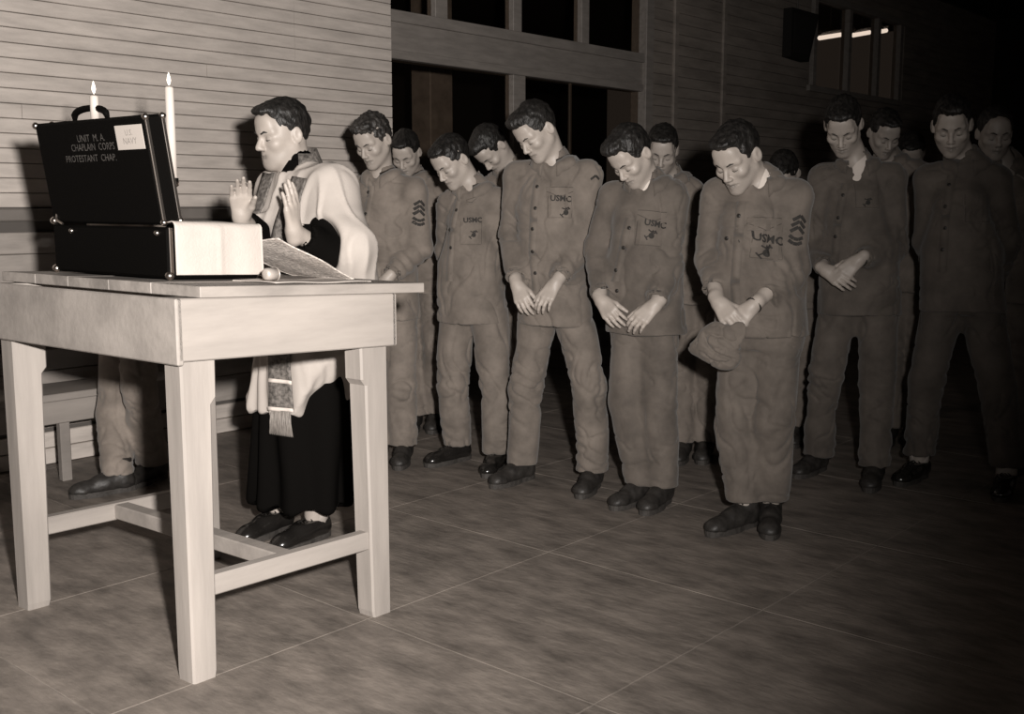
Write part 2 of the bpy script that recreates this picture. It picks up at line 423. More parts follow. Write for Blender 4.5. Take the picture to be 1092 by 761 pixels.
# timber post in the room beyond the glass
def at_n(x, y, n): return wall_hit(x, y, -n)
a = at_n(459, 100, -3.2)[0]; b = at_n(483, 100, -3.2)[0]
post = _wbox('trim_3', a, b, -3.5, -3.2, 0, 4.3, mat('pale_post_paint', sep(.36), .6, .3, 6), None, .01); tag(post, 'square timber post standing in the dark room behind the glass', 'post', kind='structure')

# boarded wall to the right of the tall windows
sB = hs(718, 50)[0]; sC = hs(770, 50)[0]; sD = hs(864, 50)[0]; sE = hs(962, 60)[0]; sF = 16.6
wrr = _wbox('wall_right', sR + .12, sF, N0 - .14, N0 - .024, 0, 2.7, M['wallback'], None, .001); tag(wrr, 'dim boarded wall far behind the standing men', 'wall', kind='structure')
_wbox('wall_panel', sR + .12, sD, N0 - .14, N0 - .024, 2.7, 4.3, M['wallback'], wrr, .001)
_wbox('wall_panel', sE, sF, N0 - .14, N0 - .024, 2.7, 4.3, M['wallback'], wrr, .001)
_wbox('wall_panel', sD, sE, N0 - .14, N0 - .024, 3.78, 4.3, M['wallback'], wrr, .001)
jb = _wbox('trim_4', sR, sR + .13, N0 - .15, N0 + .035, 0, 4.3, M['trim'], None, .006); tag(jb, 'painted corner post at the right end of the tall windows', 'post', kind='structure')
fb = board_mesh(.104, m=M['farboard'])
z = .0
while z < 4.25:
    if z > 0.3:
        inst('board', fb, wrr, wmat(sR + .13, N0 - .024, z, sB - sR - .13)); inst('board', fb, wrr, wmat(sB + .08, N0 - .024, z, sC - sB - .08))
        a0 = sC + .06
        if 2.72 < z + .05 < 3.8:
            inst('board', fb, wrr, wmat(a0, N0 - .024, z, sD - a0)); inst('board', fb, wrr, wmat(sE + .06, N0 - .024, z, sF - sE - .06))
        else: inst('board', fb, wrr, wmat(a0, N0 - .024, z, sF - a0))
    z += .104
for i, s in enumerate((sB, sC)):
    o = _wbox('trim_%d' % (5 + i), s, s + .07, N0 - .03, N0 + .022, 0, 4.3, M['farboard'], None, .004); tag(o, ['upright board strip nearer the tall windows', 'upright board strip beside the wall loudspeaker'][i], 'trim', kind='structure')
# high window with lamps behind it
w2 = empty('window_2'); tag(w2, 'high three pane window at the far right of the wall', 'window', kind='structure')
z0w, z1w = 2.74, 3.76
_wbox('window_sill', sD - .05, sE + .05, N0 - .1, N0 + .04, z0w - .07, z0w, M['trim'], w2); _wbox('window_head', sD - .05, sE + .05, N0 - .1, N0 + .03, z1w, z1w + .08, M['trim'], w2)
mu = [hs(869, 50)[0], hs(906, 50)[0], hs(937, 50)[0], hs(961, 50)[0]]
for k, s in enumerate(mu): _wbox('mullion', s - .045, s + .045, N0 - .1, N0 + .01, z0w, z1w, M['trim'], w2)
for k in range(3): _wbox('pane', mu[k] + .045, mu[k + 1] - .045, N0 - .06, N0 - .054, z0w, z1w, M['glass'], w2, .001)
# far end wall, ceiling, room beyond
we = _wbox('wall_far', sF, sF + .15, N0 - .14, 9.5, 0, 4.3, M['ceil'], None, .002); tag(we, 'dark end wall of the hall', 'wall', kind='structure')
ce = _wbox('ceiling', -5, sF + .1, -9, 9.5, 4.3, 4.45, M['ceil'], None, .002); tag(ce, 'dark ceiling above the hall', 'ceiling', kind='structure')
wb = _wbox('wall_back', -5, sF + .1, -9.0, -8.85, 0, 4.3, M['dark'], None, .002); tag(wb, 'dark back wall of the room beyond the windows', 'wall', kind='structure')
# lamps in the room beyond
for k, (p, q, lab) in enumerate((((874, 40.5), (896, 37), 'lit fluorescent tube seen through the left pane of the high window'), ((910, 37.5), (927, 34.5), 'lit fluorescent tube seen through the middle pane of the high window'), ((940, 33.5), (945, 32.5), 'end of a lit fluorescent tube in the right pane of the high window'))):
    nn = -1.7
    a = at_n(*p, nn); b = at_n(*q, nn)
    t = empty('fluorescent_lamp', (0, 0, 0)); tag(t, lab, 'lamp', 'fluorescent lamps in the room beyond')
    A_, B_ = WP(a[0], nn, a[1]), WP(b[0], nn, b[1])
    tube('lamp_tube', [A_, B_], .032, M['tube'], t, 10)
    up = np.array([0, 0, .07]); V, F = tube_geo([A_ + up, B_ + up], .05, 4); meshobj('lamp_housing', V, F, M['rail'], t)
    C_ = (A_ + B_) / 2 + up; tube('hanger_rod', [C_, np.array([C_[0], C_[1], 4.3])], .01, M['rail'], t, 6)
# loudspeaker box on the wall
lsp = empty('wall_loudspeaker'); tag(lsp, 'dark wedge shaped loudspeaker box hung high on the boarded wall', 'loudspeaker')
(a0, zt), (a1, _) = hs(834, 9), hs(863, 12); zb = hs(838, 62)[1]
V = []
for n, ex in ((N0 + .02, 0), (N0 + .13, 0)):
    for s, zz in ((a0, zb), (a1 - .22, zb - .02), (a1, zt), (a0, zt)): V.append(WP(s, n, zz))
meshobj('cabinet', V, [(0, 1, 2, 3), (7, 6, 5, 4), (4, 5, 1, 0), (5, 6, 2, 1), (6, 7, 3, 2), (7, 4, 0, 3)], mat('speaker_cloth', sep(.02), .9, .2, 60), lsp)
V2 = [WP(s, N0 + .136, zz) for s, zz in ((a0 + .06, zb + .06), (a1 - .26, zb + .04), (a1 - .06, zt - .06), (a0 + .06, zt - .06))]; V2 += [v - NX * .01 for v in V2]
meshobj('grille', V2, [(3, 2, 1, 0), (4, 5, 6, 7), (0, 1, 5, 4), (1, 2, 6, 5), (2, 3, 7, 6), (3, 0, 4, 7)], mat('grille_cloth', sep(.03), .9, .4, 200), lsp)
tube('wire', [WP((a0 + a1) / 2, N0 + .02, zt), WP((a0 + a1) / 2, N0 + .02, 4.3)], .012, M['rail'], lsp, 6)

# ================================================================== TABLE
TN = ground(207, 730)
def T(v, tilt=True):
    z = v[2]; return TN + AX * (v[0] - .055 * v[1]) + BX * v[1] + np.array([0, 0, z - (.042 * v[0] * (min(1.0, max(0.0, z)) if tilt else 0))])
def tbox(name, a0, a1, b0, b1, z0, z1, m, parent, c=.004):
    V, F = chamfer_box((a0, b0, z0), (a1, b1, z1), c); return meshobj(name, [T(v) for v in V], F, m, parent)
table = empty('wooden_table', T((.37, .47, 0))); table.location = (0, 0, 0)
tag(table, 'tall bare wooden work table carrying the altar kit', 'table')
TA, TBW = .735, .965; ZT = 1.105
def table_leg(ai, bi):
    oa = 0 if ai == 0 else TA; ob = 0 if bi == 0 else TBW; sa = 1 if ai == 0 else -1; sb = 1 if bi == 0 else -1
    secs = [(.0, .074, .072), (.02, .078, .075), (.78, .092, .078), (.80, .108, .078), (1.072, .112, .078)]
    V = []; F = []
    for z, wa_, wb_ in secs:
        c = .006
        a_, b_ = oa, ob; a2, b2 = oa + sa * wa_, ob + sb * wb_
        lo_a, hi_a, lo_b, hi_b = min(a_, a2), max(a_, a2), min(b_, b2), max(b_, b2)
        ring = [(lo_a + c, lo_b), (hi_a - c, lo_b), (hi_a, lo_b + c), (hi_a, hi_b - c), (hi_a - c, hi_b), (lo_a + c, hi_b), (lo_a, hi_b - c), (lo_a, lo_b + c)]
        V += [T((x, y, z)) for x, y in ring]
    for i in range(len(secs) - 1):
        for k in range(8): F.append((i * 8 + k, i * 8 + (k + 1) % 8, (i + 1) * 8 + (k + 1) % 8, (i + 1) * 8 + k))
    F.append(tuple(range(8))[::-1]); F.append(tuple(range((len(secs) - 1) * 8, len(secs) * 8)))
    return meshobj('leg', V, F, M['wood'], table)
for ai in (0, 1):
    for bi in (0, 1): table_leg(ai, bi)
tbox('apron', -.018, TA + .018, -.022, -.002, .905, 1.073, M['woodh'], table)
tbox('apron', -.018, TA + .018, TBW + .002, TBW + .022, .905, 1.073, M['woodh'], table)
tbox('apron', -.022, -.002, -.022, TBW + .022, .895, 1.073, M['woodh'], table)
tbox('apron', TA + .002, TA + .022, -.022, TBW + .022, .905, 1.073, M['woodh'], table)
for b0 in (.012, TBW - .05): tbox('stretcher', .05, TA - .05, b0, b0 + .04, .232, .292, M['woodh'], table)
tbox('stretcher', .33, .385, .03, TBW - .03, .236, .288, M['woodh'], table)
pw = [-.035, .19, .40, .62, .81, 1.02]
for i in range(5): tbox('plank', .045, .865, pw[i] + .0008, pw[i + 1] - .0008, 1.0745, ZT + (.0008 if i % 2 else 0), M['woodtop'], table, .002)

# ------------------------------------------------------------------ altar kit on the table
def K(v): return T((v[0], v[1], ZT + v[2]))          # point on / above the table top
def kbox(name, lo, hi, m, parent, c=.004, fr=K): V, F = chamfer_box(lo, hi, c); return meshobj(name, [fr(v) for v in V], F, m, parent)
case = empty('altar_case'); tag(case, 'black portable altar case standing open with nickel fittings and stencilled lid', 'case')
CA0, CA1, CB0, CB1, CHH = .155, .475, .268, .893, .165
base = kbox('case_base', (CA0, CB0, .006), (CA1, CB1, CHH - .01), M['leather'], case, .008)
LT = math.radians(8.5)
def Lf(v):                                           # lid frame: x = thickness, y = along b, z = up the lid, hinged on the back edge
    x, y, z = v; return K((CA0 + .002 + x * math.cos(LT) - z * math.sin(LT), y, CHH - .006 + z * math.cos(LT) + x * math.sin(LT) - .0))
LH, LTK = .312, .062
lid = kbox('case_lid', (0, CB0 + .022, 0), (LTK, CB1 - .004, LH), M['leather'], case, .008, Lf)
for x in (.004, .052, LTK - .006): kbox('metal_strip', (x - .004, CB0 + .017, .01), (x + .006, CB0 + .0225, LH - .006), M['metal'], lid, .001, Lf) if x != .052 else None
kbox('metal_strip', (CA0 + .004, CB0 - .003, .012), (CA0 + .016, CB0 + .001, CHH - .012), M['metal'], base, .001)
def knob(name, c, r, parent, fr): return lathe(name, [(r * .3, -r * .9), (r * .8, -r * .5), (r, 0), (r * .8, r * .5), (r * .3, r * .9)], c, M['metal'], parent, 10, fr)
for x in (.004, LTK - .004):
    for z_ in (.008, LH - .006): knob('metal_corner', (x, CB0 + .022, z_), .011, lid, Lf)
    knob('metal_corner', (x, CB1 - .006, LH - .006), .012, lid, Lf)
knob('metal_corner', (.004, CB1 - .006, .008), .014, lid, Lf)
for b_ in (CB0 + .004, CB1 - .004):
    for a_ in (CA0 + .004, CA1 - .004): knob('metal_corner', (a_, b_, .015), .014, base, K)
knob('stud', (CA0 - .004, CB1 - .12, CHH - .028), .009, base, K); knob('stud', (CA0 - .004, CB0 + .045, CHH - .028), .010, base, K)
V, F = tube_geo([Lf((.004, CB1 - .03, .03)), Lf((-.006, CB1 - .035, .012)), Lf((-.006, CB1 - .07, .0))], .004, 6); meshobj('hinge_stay', V, F, M['metal'], lid)
hb = (CB0 + CB1) / 2 + .055
hp = [Lf((LTK * .72, hb + .09 * math.cos(t), LH + .001 + .032 * (math.sin(t)) ** .6)) for t in np.linspace(0, math.pi, 13)]
tube('handle', hp, [.007] + [.0105] * 11 + [.007], M['leather'], lid, 8)
def flat_on(name, geo, fr, m, parent, thick=.001):
    V, F = geo; n = len(V); VV = [fr((v[0], v[1], thick)) for v in V]; return meshobj(name, VV, F, m, parent)
def LidBack(v): return Lf((-v[2], v[0], v[1]))
def lidtext(body, size, px, py, sq=1.0):
    # centre of the line on the lid's back face, from its place in the photo
    o = np.array([0, 0, CAMH]); p0 = np.array(Lf((0, 0, 0))); e1 = np.array(Lf((0, 1, 0))) - p0; e2 = np.array(Lf((0, 0, 1))) - p0; nn = np.cross(e1, e2); d = ray(px, py)
    q = o + d * (np.dot(p0 - o, nn) / np.dot(d, nn)); A2 = np.stack([e1, e2], 1); yz = np.linalg.lstsq(A2, q - p0, rcond=None)[0]
    return yz
for body, size, px, py, sq in (('UNIT  M. A.', .030, 97, 147.5, 1.0), ('CHAPLAIN  CORPS', .030, 99, 157, .93), ('PROTESTANT  CHAP.', .029, 97, 169, 1.0)):
    yz = lidtext(body, size, px, py); V, F = text_geo(body, size, sq)
    flat_on('stencil_lettering', ([(yz[0] - v[0], yz[1] + v[1]) for v in V], F), LidBack, M['paint'], lid)
yz0 = lidtext('', 0, 127, 160); yz1 = lidtext('', 0, 151, 132)
card = kbox('paper_label', (-.0022, min(yz0[0], yz1[0]), yz0[1]), (-.0008, max(yz0[0], yz1[0]), yz1[1]), M['paper'], lid, .0003, Lf)
for body, size, fy in (('U.S.', .024, .68), ('NAVY', .026, .34)):
    V, F = text_geo(body, size, 1.0); cy_ = (yz0[0] + yz1[0]) / 2; cz_ = yz0[1] + (yz1[1] - yz0[1]) * fy
    flat_on('lettering', ([(cy_ - v[0], cz_ + v[1]) for v in V], F), lambda v: Lf((-.0022 - v[2], v[0], v[1])), M['ink'], card, .0008)

def candle(c, h, r, label, stick_h):
    t = empty('candle'); tag(t, label, 'candle', 'altar candles')
    lathe('wax', [(r, 0), (r, h - .004), (r * .8, h), (.001, h - .003)], (c[0], c[1], c[2] + stick_h), M['wax'], t, 16, K)
    tube('wick', [K((c[0], c[1], c[2] + stick_h + h - .004)), K((c[0], c[1], c[2] + stick_h + h + .009))], .0012, M['button'], t, 5)
    lathe('flame', [(.001, .004), (.0045, .012), (.0062, .019), (.0045, .029), (.002, .038), (.0004, .043)], (c[0], c[1], c[2] + stick_h + h), M['flame'], t, 10, K)
    return t
cb = .448
candle((.30, cb, CHH - .01), .286, .0132, 'tall white candle burning in a slim candlestick beside the case lid', .135)
st = empty('candlestick'); tag(st, 'slim nickel candlestick holding the tall candle', 'candlestick')
lathe('stem', [(.028, 0), (.026, .006), (.008, .012), (.0055, .03), (.0055, .118), (.009, .122)], (.30, cb, CHH - .01), M['brass'], st, 14, K)
lathe('cup', [(.009, .122), (.0165, .128), (.0172, .134), (.0165, .150), (.0150, .150), (.0140, .1346), (.001, .1346)], (.30, cb, CHH - .01), M['brass'], st, 14, K)
ltop = Lf((.035, 0, LH)); la = float(np.dot(ltop - TN, AX)); lz = float(ltop[2] - K((la, 0, 0))[2])
px_b = (.227 + .952 * la) / .493 - .145
candle((la, px_b, lz - .001), .070, .0125, 'short white candle burning on top of the case lid', 0.0)

# linen over the open tray
def sheet(name, fn, nu, nv, m, parent=None, thick=.0025):
    P = np.array([[fn(i / (nu - 1), j / (nv - 1)) for j in range(nv)] for i in range(nu)])
    du = np.gradient(P, axis=0); dv = np.gradient(P, axis=1); N = np.cross(du, dv); N /= np.linalg.norm(N, axis=2)[..., None] + 1e-9
    V = list(P.reshape(-1, 3)) + list((P - N * thick).reshape(-1, 3)); n = nu * nv; F = []
    for i in range(nu - 1):
        for j in range(nv - 1):
            a = i * nv + j; F.append((a, a + nv, a + nv + 1, a + 1)); F.append((a + n, a + n + 1, a + n + nv + 1, a + n + nv))
    for i in range(nu - 1):
        for j in (0, nv - 1): a = i * nv + j; F.append((a, a + n, a + n + nv, a + nv))
    for j in range(nv - 1):
        for i in (0, nu - 1): a = i * nv + j; F.append((a, a + 1, a + n + 1, a + n))
    return meshobj(name, V, F, m, parent, True)
def cloth_fn(u, v):
    a = CA0 + .012 + u * .300; t = v * 1.0
    fold = .0012 * math.sin(u * 17) + (.0035 * math.exp(-((u - .5) / .02) ** 2))
    if t < .3: b = .62 - (t / .3) * (.62 - CB0); h = CHH + .006 - .003 * math.cos(u * 6)
    elif t < .4:
        q = (t - .3) / .1 * math.pi / 2; b = CB0 - .016 * math.sin(q); h = CHH + .006 - .016 * (1 - math.cos(q))
    else:
        q = (t - .4) / .6; b = CB0 - .016 - .003 * math.sin(u * 8) * q - fold; h = CHH - .010 - q * .137
    return K((a, b, h))
lin = sheet('altar_cloth', cloth_fn, 40, 46, M['linen']); tag(lin, 'crisp white altar cloth hanging over the end of the black case', 'cloth')
def lace_fn(u, v):
    a = .488 + u * .30; b = .20 + v * .30 + .01 * math.sin(9 * u); h = .004 + (1 - u) ** 1.0 * .128 * (1 - .25 * v) + .0008 * math.sin(u * 9 + v * 4) + .001 * math.sin(v * 13 + u * 3)
    return K((a, b, max(.004, h)))
lc = sheet('lace_veil', lace_fn, 40, 30, M['lace']); tag(lc, 'lace edged veil sloping from the case down to the table top', 'cloth')
def flat_fn(u, v): return K((.34 + u * .36, .03 + v * .2, .0045 + .0015 * math.sin(u * 9 + v * 5)))
fc = sheet('table_napkin', flat_fn, 24, 14, M['linen']); tag(fc, 'flat white napkin lying on the table under the small cup', 'cloth')
cup = empty('silver_cup'); tag(cup, 'small silver cup lying on its side on the napkin', 'cup')
cc = np.array([.375, .10, .0255])
def cupf(v): return K((cc[0] + v[2], cc[1] + v[0], cc[2] + v[1]))
lathe('cup_wall', [(.006, -.02), (.015, -.019), (.018, -.012), (.0195, .018), (.018, .018), (.016, -.01), (.002, -.012)], (0, 0, 0), M['pewter'], cup, 18, cupf)
lathe('cup_rim', [(.0178, .0182), (.0205, .0178), (.0205, .0212), (.0178, .0208)], (0, 0, 0), M['pewter'], cup, 18, cupf)

# ------------------------------------------------------------------ bench by the wall
bench = empty('wooden_bench'); tag(bench, 'low dark wooden bench against the boarded wall, seen under the table', 'bench')
bs0, bs1 = -1.6, .62
_wbox('seat', bs0, bs1, .10, .44, .40, .435, M['bench'], bench); _wbox('front_rail', bs0, bs1, .40, .425, .29, .40, M['bench'], bench)
_wbox('back_rail', bs0, bs1, .06, .085, .50, .60, M['bench'], bench)
for s in (-1.2, -.06, bs1 - .08):
    _wbox('leg', s, s + .05, .36, .40, 0, .40, M['bench'], bench); _wbox('leg', s, s + .05, .085, .13, 0, .66, M['bench'], bench)

# ================================================================== PEOPLE
def head_frame(yaw, pitch, roll=0.0):
    y, p, r = map(math.radians, (yaw, pitch, roll))
    X = np.array([-math.cos(y), math.sin(y), 0.0]); F0 = np.array([-math.sin(y), -math.cos(y), 0.0]); Z0 = np.array([0, 0, 1.0])
    Fv = F0 * math.cos(p) - Z0 * math.sin(p); Zv = Z0 * math.cos(p) + F0 * math.sin(p)
    X2 = X * math.cos(r) + Zv * math.sin(r); Z2 = Zv * math.cos(r) - X * math.sin(r)
    return np.stack([X2, Fv, Z2], 1)                      # columns: right, forward, up
def add_head(f, c, R, s=1.0, nose=1.0, jaw=1.0):
    def w(p): return c + R @ (np.array(p) * s)
    def cone(a, b, ra, rb, k=.01, op='add'): f.cone(w(a), w(b), ra * s, rb * s, k * s, op)
    def ell(p, r, k=.01, op='add', Rm=None): f.ell(w(p), R if Rm is None else R @ Rm, np.array(r) * s, k * s, op)
    ell((0, -.016, .034), (.074, .096, .086), 0)
    ell((0, .030, -.030), (.060 * jaw, .060, .082), .03)
    for q in (-1, 1):
        cone((q * .050 * jaw, -.002, -.050), (q * .014, .070, -.098), .018, .015, .03)
        ell((q * .042, .060, -.024), (.021, .022, .018), .02)
        cone((q * .012, .083, .020), (q * .046, .066, .020), .0115, .010, .016)
    ell((0, .076, -.098), (.019, .016, .015), .016)
    ell((0, .074, -.064), (.026, .020, .024), .02)
    ell((0, .068, .055), (.045, .020, .03), .03)
    for q in (-1, 1): ell((q * .031, .096, -.002), (.017, .015, .012), .014, 'sub')
    for q in (-1, 1): ell((q * .031, .072, -.003), (.0145, .0145, .0125), .004)
    cone((0, .084, .012), (0, .108 + .006 * (nose - 1), -.030), .0075, .0105 * nose, .010)
    for q in (-1, 1): ell((q * .0105, .099, -.036), (.0085, .010, .0075), .006)
    cone((-.020, .083, -.0605), (0, .0935, -.0585), .0045, .0058, .005); cone((0, .0935, -.0585), (.020, .083, -.0605), .0058, .0045, .005)
    cone((-.017, .084, -.0705), (0, .0925, -.0725), .0045, .0066, .005); cone((0, .0925, -.0725), (.017, .084, -.0705), .0066, .0045, .005)
    cone((-.024, .084, -.0655), (0, .0995, -.0652), .0026, .0034, .002, 'sub'); cone((0, .0995, -.0652), (.024, .084, -.0655), .0034, .0026, .002, 'sub')
    for q in (-1, 1):
        t = .30 * q; Rm = np.array([[math.cos(t), -math.sin(t), 0], [math.sin(t), math.cos(t), 0], [0, 0, 1]])
        ell((q * .0765, -.016, -.006), (.010, .019, .030), .008, 'add', Rm); ell((q * .088, -.012, -.002), (.008, .011, .018), .006, 'sub', Rm)
def skin_tone(me, V, hc, R, s, beard=.86):
    Lc = (V - hc) @ R / s; x, y, z = Lc.T
    fr = np.clip((y - .055) / .02, 0, 1)
    lip = np.exp(-(x / .021) ** 4 - ((z + .0655) / .0095) ** 4) * fr
    brd = np.exp(-((z + .085) / .045) ** 4) * np.clip((y + .01) / .03, 0, 1) * np.clip(1.4 - np.abs(x) / .06, 0, 1)
    nos = np.exp(-((np.abs(x) - .008) / .005) ** 2 - ((z + .041) / .005) ** 2) * (y > .085)  # nostrils darkened, their shade put into the skin colour
    lid = np.exp(-((np.abs(x) - .031) / .018) ** 4 - ((z + .0) / .014) ** 4) * fr
    v = (1 - .42 * lip) * (1 - (1 - beard) * brd) * (1 - .6 * nos) * (1 - .16 * lid)
    far = np.linalg.norm(Lc, axis=1) > .2; v[far] = 1
    a = me.attributes.new('tone', 'FLOAT_COLOR', 'POINT'); c = np.ones((len(V), 4), np.float32); c[:, 0] = v; c[:, 1] = v * .99; c[:, 2] = v * .98; a.data.foreach_set('color', c.ravel())
def hair_mesh(c, R, s, style, seed, h=.0045):
    f = Field(c - .155 * s, c + .155 * s, h); sl = (slice(None),) * 3
    X, Y, Z = f.xs[:, None, None] - c[0], f.ys[None, :, None] - c[1], f.zs[None, None, :] - c[2]
    lx = (X * R[0, 0] + Y * R[1, 0] + Z * R[2, 0]) / s; ly = (X * R[0, 1] + Y * R[1, 1] + Z * R[2, 1]) / s; lz = (X * R[0, 2] + Y * R[1, 2] + Z * R[2, 2]) / s
    I3 = np.eye(3); g = style
    d = elldist(lx, ly, lz, (0, -.020, .036), I3, (.0765 + g['side'], .0985 + g['side'], .088 + g['top']))
    if g['pomp'] > 0:
        d2 = elldist(lx, ly, lz, (g.get('part', 0), .052, .098), I3, (.052, .046, .016 + g['pomp'])); k = .03; hh = np.clip(.5 + .5 * (d - d2) / k, 0, 1); d = d * (1 - hh) + d2 * hh - k * hh * (1 - hh)
    fr = g['front']; rec = g.get('rec', 0)
    zmin = np.interp(ly, [-.13, -.06, -.036, -.030, .006, .016, .032, .05, .066, .09, .13], [-.075, -.066, -.05, .008, .012, .0, .012, .044 + rec, fr - .004 + rec, fr, fr])
    if rec: zmin = zmin + rec * .8 * np.clip(np.abs(lx) / .05, 0, 1) * (ly > .02)
    zmin = zmin + .0035 * np.sin(lx * 170 + seed) * np.sin(ly * 150 + 1.3 * seed) + .002 * np.sin(lx * 410 + 2 * ly * 300)
    d = np.maximum(d, zmin - lz)
    f.D[:] = d * s
    V, Q = f.mesh(1)
    N = normals(V, Q); L = (V - c) @ R / s
    V = V + N * (.004 * noise3(L * np.array([95, 22, 40]) + seed) + .003 * noise3(L * 46 + seed) + g.get('curl', 0) * noise3(L * 62 + seed * 2))[:, None] * s
    return V, Q
def add_hand(f, w, tip, n, tdir, curl=(.25, .3, .2), spread=.05, s=1.0, thumb=(.5, .2)):
    """wrist w, fingers towards tip, back-of-hand normal n, thumb towards tdir"""
    d = unit(tip - w); n = unit(n - d * np.dot(n, d)); t = np.cross(d, n); t = t if np.dot(t, tdir) > 0 else -t
    f.cone(w - d * .03, w + d * .02, .026 * s, .024 * s, .015)
    for i in range(4):
        o = (.030 - .0195 * i)
        k = w + d * (.088 - .006 * abs(i - 1.2)) * s + t * o * s + n * (.004 - .002 * abs(i - 1.3))
        f.cone(w + d * .008 * s + t * o * .55 * s, k, .0135 * s, .0118 * s, .012)
        L = (.074, .083, .077, .060)[i] * s; dd = unit(d + t * (spread * (1.5 - i))); p = k; r = (.0094, .0096, .0092, .0082)[i] * s
        ax_n = n
        for j, (fr, cv) in enumerate(zip((.46, .30, .24), curl)):
            dd2 = unit(dd * math.cos(cv) - ax_n * math.sin(cv)); ax_n = unit(ax_n * math.cos(cv) + dd * math.sin(cv)); dd = dd2
            q = p + dd * L * fr; f.cone(p, q, r * (1 - .08 * j), r * (.94 - .1 * j), .003 if j else .005); p = q
    b0 = w + d * .020 * s + t * .020 * s - n * .006; b1 = b0 + unit(d * .75 + t * thumb[0] * 1.5 - n * .25) * .042 * s
    f.cone(b0, b1, .0155 * s, .0125 * s, .014)
    dd = unit(d * 1.0 + t * thumb[0] - n * thumb[1]); b2 = b1 + dd * .034 * s; f.cone(b1, b2, .0112 * s, .0098 * s, .006)
    b3 = b2 + unit(dd - n * .15) * .026 * s; f.cone(b2, b3, .0098 * s, .0078 * s, .003)
def zaxis(lo, hi, fine, zones, coarse=.016):
    z = [lo]
    while z[-1] < hi:
        z.append(z[-1] + (fine if any(a <= z[-1] <= b for a, b in zones) else coarse))
    return np.array(z)
def loft(f, nodes, L, F, p=2.3, k=.03, zlo=None, zhi=None):
    """nodes: (z, centre xy, half width, half depth)"""
    nodes = sorted(nodes, key=lambda q: q[0]); zz = [q[0] for q in nodes]; wm = max(max(q[2], q[3]) for q in nodes) + .06
    cx = [q[1][0] for q in nodes]; cy = [q[1][1] for q in nodes]
    sl, X, Y, Z = f.sub((min(cx) - wm, min(cy) - wm, zz[0] - .02), (max(cx) + wm, max(cy) + wm, zz[-1] + .02))
    z = Z[0, 0, :]; g = lambda a: np.interp(z, zz, a)[None, None, :]
    px = X - g(cx); py = Y - g(cy); u = np.abs(px * L[0] + py * L[1]) / g([q[2] for q in nodes]); v = np.abs(px * F[0] + py * F[1]) / g([q[3] for q in nodes])
    m = np.minimum(g([q[2] for q in nodes]), g([q[3] for q in nodes]))
    d = ((u ** p + v ** p) ** (1 / p) - 1) * m * .95
    d = np.maximum(d, np.maximum(Z - zz[-1], zz[0] - Z)); f.put(sl, d.astype(np.float32), k)
def sleeve(f, pts, radii, cut, k=.035, hollow=.03):
    """tapered tube through pts, cut square at the end"""
    pts = [np.array(p, np.float32) for p in pts]; m = max(radii) + .05; P = np.array(pts)
    sl, X, Y, Z = f.sub(P.min(0) - m, P.max(0) + m); d = None
    for i in range(len(pts) - 1):
        q = conedist(X, Y, Z, pts[i], pts[i + 1], radii[i], radii[i + 1])
        if d is None: d = q
        else:
            h = np.clip(.5 + .5 * (d - q) / .02, 0, 1); d = d * (1 - h) + q * h - .02 * h * (1 - h)
    if cut:
        ax = unit(pts[-1] - pts[-2]); e = pts[-1]
        pl = (X - e[0]) * ax[0] + (Y - e[1]) * ax[1] + (Z - e[2]) * ax[2]; d = np.maximum(d, pl)
        if hollow: d = np.maximum(d, -np.maximum(conedist(X, Y, Z, pts[-2], pts[-1] + (ax * .05).astype(np.float32), radii[-2] - .010, radii[-1] - .010), -hollow - pl))
    f.put(sl, d.astype(np.float32), k)
def wrinkle(V, Q, amp, joints, seed, L, drop=(1, 1, .45)):
    N = normals(V, Q); P = V * np.array(drop) * 11 + seed
    wv = np.stack([noise3(V * 4 + seed + 5), noise3(V * 4 + seed + 9), noise3(V * 4 + seed + 13)], 1) * .9
    m1 = np.clip(noise3(V * 3.1 + seed + 71) * 2.2 + .45, 0, 1); m2 = np.clip(noise3(V * 3.7 + seed + 91) * 2.2 + .35, 0, 1)
    rd = np.clip(1 - np.abs(noise3(P * .62 + wv)) * 7, 0, 1)
    d = amp * (1.0 * noise3(V * 5.0 + seed) - 1.15 * rd ** 1.5 * m1)
    P2 = V * np.array([5, 5, 13]) + seed + 31 + wv * 1.2 + 3.0 * (V @ L)[:, None]; rd2 = np.clip(1 - np.abs(noise3(P2)) * 6, 0, 1); d -= amp * .9 * rd2 ** 1.4 * m2
    for j, ax, rad, a in joints:
        r = np.linalg.norm(V - j, axis=1); w = np.exp(-(r / rad) ** 2); t = (V - j) @ ax
        sn = np.sin(t * 2 * math.pi / .07 + 4.0 * noise3(V * 6 + seed) + 3.2 * ((V - j) @ L) / .1); d += w * a * (np.abs(sn) ** .6 * np.sign(sn)) * np.clip(.35 + 1.6 * noise3(V * 5 + seed + 41), 0, 1)
    return V + N * d[:, None]
def bvh(V, Q): return BVHTree.FromPolygons([tuple(v) for v in V], [tuple(q) for q in Q.tolist()])
def pixhit(bv, x, y):
    h = bv.ray_cast(Vector(ORI), Vector(unit(ray(x, y)))); return h if h[0] is not None else None
def tangent(nrm, F):
    n = np.array(nrm); up = np.array([0, 0, 1.0]); up = unit(up - n * np.dot(up, n)); rt = np.cross(up, n); return n, rt, up       # rt: to the viewer's right
